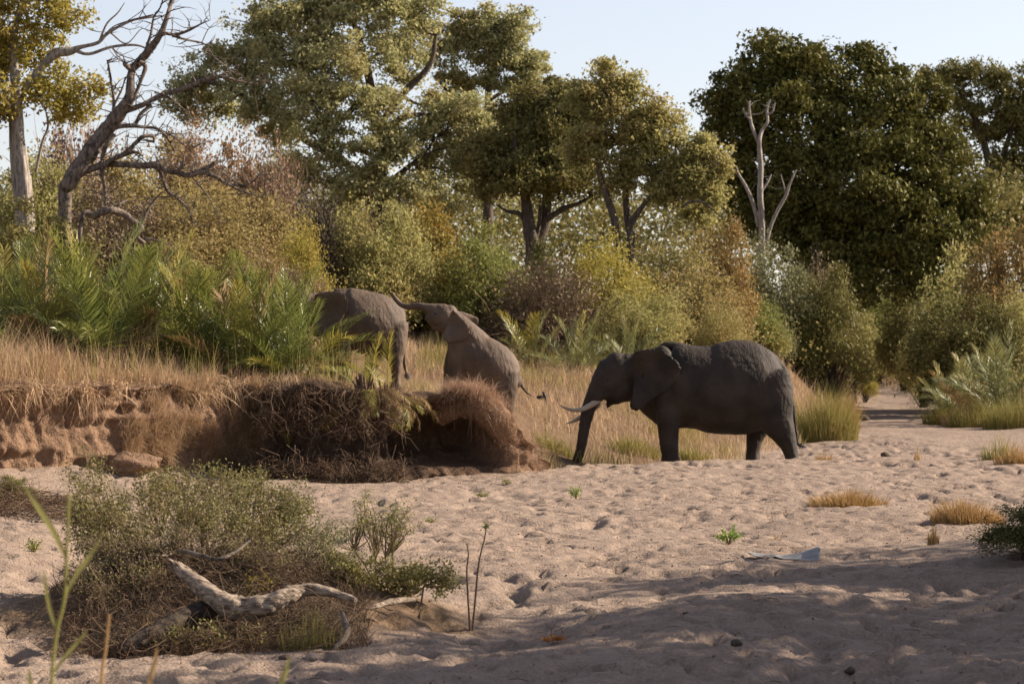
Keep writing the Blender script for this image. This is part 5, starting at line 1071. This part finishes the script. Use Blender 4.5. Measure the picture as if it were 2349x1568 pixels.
log('pale_branch', 'thin pale branch on the ground right of the log', 'branch', [(1740, 800, 12, 29.6), (1800, 778, 15, 29.8), (1870, 768, 14, 30.0), (1925, 766, 10, 30.1)], M_log, 5, 10)
log('forked_driftwood', 'short grey drift wood standing at the right foot of the mound', 'branch', [(1588, 830, 8, 28.6), (1600, 870, 15, 28.5), (1610, 905, 16, 28.4), (1590, 950, 16, 28.3), (1555, 985, 14, 28.2), (1538, 1012, 8, 28.1)], M_dead, 6, 10)
log('mossy_stick', 'dead stick lying behind the log across the mound', 'branch', [(850, 540, 10, 30.2), (930, 560, 11, 30.1), (1010, 578, 10, 30.0), (1090, 545, 9, 30.1), (1160, 490, 5, 30.3)], M_dead, 7, 8)
# stalks with buds right of the mound
def stalk(label, pts, d, seed, name='dry_stalk', m_=None, bud=True):
    rg = np.random.default_rng(seed); p = [zoom5(X, Y, d) for X, Y in pts]; p[0][2] = zt(p[0][0], p[0][1])-.02; c = p[0].copy(); root = empty(name, c, label, 'dry plant', 'bare stalks right of the mound'); g = Geo()
    V, Qd = tube([q-c for q in p], np.linspace(.012, .006, len(p)), 6, 4, .15, rg); g.add(V, Qd)
    for k in range(7):
        t = rg.uniform(.2, .95); i = int(t*(len(p)-1)); s = p[i]*(1-(t*(len(p)-1)-i)) + p[min(i+1, len(p)-1)]*(t*(len(p)-1)-i) - c; e = s + np.array([rg.normal()*.05, rg.normal()*.05, rg.uniform(.02, .07)]); V, Qd = tube([s, e], [.004, .001], 3, 2); g.add(V, Qd)
    g.build('stem', m_ or M_deadtw, root)
    if bud:
        V, F = leaves(p[-1]-c + rg.normal(size=(26, 3))*.022, .035, rg, 'quad'); build('bud', V, F, M_grey, root)
stalk('tall bare stalk with a tufted tip right of the drift mound', [(2190, 745), (2215, 640), (2232, 540), (2250, 470), (2256, 420)], 30.6, 1)
stalk('shorter bare stalk left of the tall tufted stalk', [(2180, 745), (2165, 650), (2172, 560), (2165, 505)], 30.7, 2, bud=False)
rg = np.random.default_rng(15)
for k, (X, lab) in enumerate([(1340, 'green grass tuft growing in front of the log'), (1440, 'tall green grass tuft leaning before the log\'s thin end'), (1530, 'green grass tuft at the right foot of the log')]):
    tussock(lab, X/1.678*.83, 28.3, .10, .55, 90, M_greengrass, 30+k, lean=.18, width=.004, out=.25, group='grass before the log')
tussock('dry straw wisp rising left of the log', 680/1.678*.83, 29.4, .07, .45, 40, M_strawtuft, 34, lean=.2, width=.004, out=.3)
tussock('straw tuft at the left foot of the mound', 800/1.678*.83, 29.0, .14, .35, 110, M_strawtuft, 35, lean=.35, width=.004)

rg = np.random.default_rng(23); g = Geo()
for k in range(1500):
    u = rg.uniform(-60, 190); d = rg.uniform(42.5, 51); x0 = (u-1174.5)/K*d; c = np.array([x0, d, zt(x0, d)+abs(rg.normal())*.16*(1-.5*max(0, (u-40)/90))]); a = unit(1, rg)[0]*np.array([1, .8, .6]); ln = rg.uniform(.1, .4); cv = rg.normal(size=3)*ln*.2
    V, Qd = tube([c - a*ln, c + cv, c + a*ln], [.005, .006, .002], 3, 2, 0, rg); g.add(V, Qd)
tag(g.build('drift_twigs', M_deadtw), 'dark heap of drift twigs at the left edge below the bank', 'twigs', kind='stuff')
shrub('low dark green shrub on the twig heap at the left edge', 30, 1092, 90, 46.5, 'leafy', M_deep, 1, group='plants on the drift mound')
# ------------------------------------------------------------------ right-edge plants, litter, dung
shrub('dark green bush leaning in at the right edge of the sand', 2362, 1150, 300, 37.5, 'leafy', M_dark, 1, group='bushes of the near right bank', rz=1.0)
stalkg = Geo()
# crumpled sheet
def sheet():
    nu, nv = 26, 14; uu, vv = np.meshgrid(np.linspace(0, 1, nu), np.linspace(0, 1, nv)); a = P(1722, 1314, 39.4); b = P(1882, 1312, 38.6); w = b - a; c = (a+b)/2; c[2] = zt(c[0], c[1])
    fold = np.abs(uu-.36); z = .02 + .05*np.clip(.36-uu, 0, 1) + .10*np.exp(-(fold/.05)**2)*.25 + (.30*np.clip(uu-.55, 0, 1)**1.3 + .10*np.clip(uu-.4, 0, 1))*vv*1.1 + .012*noise2(uu*7, vv*5, 4)
    X = a[0]-c[0] + w[0]*uu + .04*vv*uu; Y = a[1]-c[1] + w[1]*uu + (.55*vv)*(1-.25*uu); V = np.stack([X, Y, z], -1).reshape(-1, 3); V2 = V - [0, 0, .006]; i = np.arange(nu*nv).reshape(nv, nu)
    Qt = np.stack([i[:-1, :-1], i[:-1, 1:], i[1:, 1:], i[1:, :-1]], -1).reshape(-1, 4); edge = np.r_[i[0], i[1:, -1], i[-1, -2::-1], i[-2:0:-1, 0]]; e2 = np.roll(edge, -1)
    Qe = np.column_stack([edge, edge+nu*nv, e2+nu*nv, e2])
    m_, nt, N, L, bs = mat('grey_card'); n = N.new('ShaderNodeTexNoise'); n.inputs['Scale'].default_value = 9; r = ramp(N, [(.3, (.17, .162, .15)), (.7, (.26, .25, .235))]); L.new(n.outputs[0], r.inputs[0]); L.new(r.outputs[0], bs.inputs['Base Color']); bs.inputs['Roughness'].default_value = .6
    tag(build('discarded_sheet', np.vstack([V, V2]), [Qt, Qt[:, ::-1]+nu*nv, Qe], m_, None, c), 'folded grey sheet lying discarded on the shaded sand', 'sheet')
sheet()
# curled rusty leaf litter with bare twig
x, y = 1270, 28.4; c = P(x, 784, y); c[2] = zt(c[0], c[1]); root = empty('withered_leaf_clump', c, 'curled rust-orange dead leaves with a bare pale twig on the shaded sand', 'dead leaves'); rg = np.random.default_rng(4)
m_rust = leafmat('rusty_dead_leaf', (.22, .08, .02), (.42, .19, .06), (.30, .10, .03), .3, .6, 8)
for k in range(9):
    n = 8; t = np.linspace(-1, 1, n); a0 = rg.random()*3.1; wv = .022+.012*rg.random(); cx, cy = rg.normal()*.055, rg.normal()*.04; pts = np.column_stack([t*.07, np.zeros(n), .035*t**2 + .02]); sd = np.column_stack([np.zeros(n), (1-t**2)*wv+.002, .012*np.sin(t*4+k)])
    R = np.array([[math.cos(a0), -math.sin(a0), 0], [math.sin(a0), math.cos(a0), 0], [0, 0, 1]]); V = np.vstack([pts-sd, pts+sd])@R.T + [cx, cy, rg.uniform(0, .035)]; i = np.arange(n-1); build('leaf', V, np.column_stack([i, i+1, n+i+1, n+i]), m_rust, root)
g = Geo()
for pth in ([(0, .05, 0), (-.02, .05, .10), (.0, .06, .17), (.05, .06, .22)], [(0, .05, .12), (.06, .05, .13), (.11, .05, .17)], [(-.01, .05, .14), (-.06, .05, .16), (-.07, .05, .2)]):
    V, Qd = tube(pth, np.linspace(.004, .0015, len(pth)), 4, 3); g.add(V, Qd)
g.build('twig', M_dead, root)
# dung balls and stones
rg = np.random.default_rng(12)
for k, (u, d, r, lab, w) in enumerate([(1690, 27.6, .06, 'small dark dung ball in the middle of the shaded sand', 'd'), (1950, 26.5, .05, 'dark dung ball on the shaded sand under the dune\'s face', 'd'), (2050, 29.5, .05, 'dark dung ball on the shaded sand near the right', 'd'), (1575, 30.6, .045, 'dark dung ball below the sheet on the shaded sand', 'd'),
     (715, 26.9, .075, 'rounded grey stone at the foot of the mound, right of the other', 's'), (655, 27.0, .075, 'rounded brown clod at the foot of the mound, left of the stone', 'd'), (1960, 118, .22, 'dark dung heap up the sandy channel', 'd'), (1985, 116, .20, 'second dung heap up the sandy channel, right of the other', 'd'), (2030, 76, .12, 'dark dung heap on the sand right of the tusked elephant', 'd')]):
    x = (u-1174.5)/K*d; lump('dung_ball' if w == 'd' else 'stone', lab, 'dung' if w == 'd' else 'stone', (x, d, zt(x, d)+r*.35), (r, r*.9, r*.7), M_dung if w == 'd' else M_stone, 20+k, .22, 2, 'dung on the sand' if w == 'd' else None)
# crumbs, small stones and chips on the sand (uncountable)
g = Geo(); n = 2600; y = rg.uniform(24, 66, n); x = rg.uniform(-1, 1, n)*y*.18; z, ls, rs = terrain(x, y); k = (ls < -.2) & (rs < .4); V, F = leaves(np.column_stack([x, y, z+.012])[k], .022, rg, 'quad', .8); g.add(V, F)
for i in range(300):
    yy = rg.uniform(25, 60); xx = rg.uniform(-1, 1)*yy*.18; zz = zt(xx, yy)+.012; a = rg.random()*6.28; ln = rg.uniform(.05, .25); V, Qd = tube([(xx, yy, zz), (xx+math.cos(a)*ln*.5, yy+math.sin(a)*ln*.5, zz+.02), (xx+math.cos(a)*ln, yy+math.sin(a)*ln, zz+.005)], [.004, .004, .002], 3, 2); g.add(V, Qd)
tag(g.build('sand_litter', M_deadtw), 'scattered chips, twigs and leaf crumbs on the sand', 'litter', kind='stuff')
# fallen earth block at the foot of the left bank
lump('earth_block', 'slab of fallen earth leaning at the foot of the left bank', 'earth block', tuple(P(285, 1068, 61.0)), (.70, .40, .26), M_bank, 44, .3, 4)

# ------------------------------------------------------------------ bird on a stem between the elephants
d = 73.0; c = P(1249, 915, d); gz = zt(c[0], d); sroot = empty('perch_stem', (c[0], d, gz), 'thin green weed stem carrying the little bird', 'plant'); g = Geo()
V, Qd = tube([(0.02, 0, -.05), (.03, 0, (c[2]-gz)*.5), (0, 0, c[2]-gz+.02)], [.008, .007, .004], 5, 4); g.add(V, Qd); g.build('stem', M_greengrass, sroot)
V, F = leaves(np.column_stack([rng.normal(size=40)*.04, rng.normal(size=40)*.04, rng.uniform(.1, .9, 40)*(c[2]-gz)]), .05, rng, 'quad'); build('foliage', V, F, M_greengrass, sroot)
broot = empty('small_bird', c + [0, 0, .02], 'small black bird perched on a stem between the elephants', 'bird')
def ell(c, r, rot=0, n=12):
    th = np.linspace(0, np.pi, 9); ph = np.linspace(0, 2*np.pi, n, endpoint=False); V = np.stack([np.sin(th)[:, None]*np.cos(ph), np.sin(th)[:, None]*np.sin(ph), np.cos(th)[:, None]+0*ph], -1).reshape(-1, 3)*r
    V = V@np.array([[math.cos(rot), 0, math.sin(rot)], [0, 1, 0], [-math.sin(rot), 0, math.cos(rot)]]).T + c; i = np.arange(8)[:, None]*n; j = np.arange(n); j2 = (j+1) % n; return V, np.stack([i+j, i+j2, i+n+j2, i+n+j], -1).reshape(-1, 4)
g = Geo(); g.add(*ell((0, 0, .07), (.038, .036, .068), -.35)); g.add(*ell((-.028, 0, .145), (.029, .027, .029)))
V, Qd = tube([(-.05, 0, .146), (-.075, 0, .142)], [.007, .001], 6, 3); g.add(V, Qd); V, Qd = tube([(.015, 0, .03), (.035, 0, -.04), (.045, 0, -.10)], [.022, .014, .012], 6, 3); g.add(V, Qd); V, Qd = tube([(0, .012, .02), (0, .012, -.01)], [.003, .003], 4, 2); g.add(V, Qd)
g.build('body', M_black, broot, smooth=True)

# ------------------------------------------------------------------ foreground reeds close to the camera
def reed(label, stems, lvs, d, seed, name='reed', m_=None):
    rg = np.random.default_rng(seed); p = [P(u, v, d) for u, v, r in stems]; x0 = p[0][0]; foot = np.array([x0-.03, d, zt(x0-.03, d)-.03]); root = empty(name, foot, label, 'reed', 'reeds in the foreground'); g = Geo()
    V, Qd = tube([foot-foot] + [(foot*.5+p[0]*.5)-foot] + [q-foot for q in p], [.011, .010] + [s[2] for s in stems], 8, 5); g.add(V, Qd); g.build('stalk', m_ or M_reed, root, smooth=True)
    for (pts, w) in lvs:
        q = catmull(np.array([P(u, v, d) - foot + [0, rg.normal()*.01, 0] for u, v in pts]), 6); n = len(q); t = np.linspace(0, 1, n); ww = w*np.sin(np.clip(t*.9+.12, 0, 1)*np.pi)**.7; tang = np.gradient(q, axis=0); sd = np.cross(tang, [0, 1, .35]); sd /= np.linalg.norm(sd, axis=1)[:, None]+1e-9
        V = np.vstack([q - sd*ww[:, None], q + [0, -.004, 0], q + sd*ww[:, None]]); i = np.arange(n-1); build('leaf', V, np.vstack([np.column_stack([i, i+1, n+i+1, n+i]), np.column_stack([n+i, n+i+1, 2*n+i+1, 2*n+i])]), m_ or M_reed, root, smooth=True)
reed('tall jointed green-yellow reed with long leaves at the lower left', [(118, 1580, .0085), (130, 1450, .0085), (148, 1370, .008), (153, 1270, .0075), (158, 1130, .0065)],
     [([(152, 1278), (120, 1215), (85, 1160), (55, 1110)], .014), ([(148, 1368), (180, 1310), (210, 1270), (236, 1222)], .012), ([(132, 1450), (116, 1400), (104, 1340), (100, 1300)], .009), ([(124, 1540), (150, 1505), (180, 1470), (202, 1440)], .009)], 13.0, 1)
reed('short straight dry reed stem at the lower left', [(232, 1580, .008), (242, 1490, .007), (251, 1408, .005)], [], 13.2, 2, m_=M_strawtuft)
reed('orange-tipped reed blade at the bottom edge', [(335, 1640, .004), (338, 1600, .003)], [([(338, 1600), (346, 1560), (356, 1515), (362, 1478)], .011)], 13.0, 3, m_=M_strawtuft)
reed('green reed blade at the bottom edge right of the orange one', [(636, 1640, .004), (640, 1610, .003)], [([(640, 1600), (648, 1560), (658, 1530), (664, 1505)], .012)], 13.0, 4)
reed('short green reed tip at the bottom left corner', [(80, 1640, .004), (78, 1600, .003)], [([(78, 1600), (72, 1570), (68, 1545), (66, 1530)], .008)], 13.0, 5)
bpy.data.materials.remove(M_soil) if M_soil.users == 0 else None
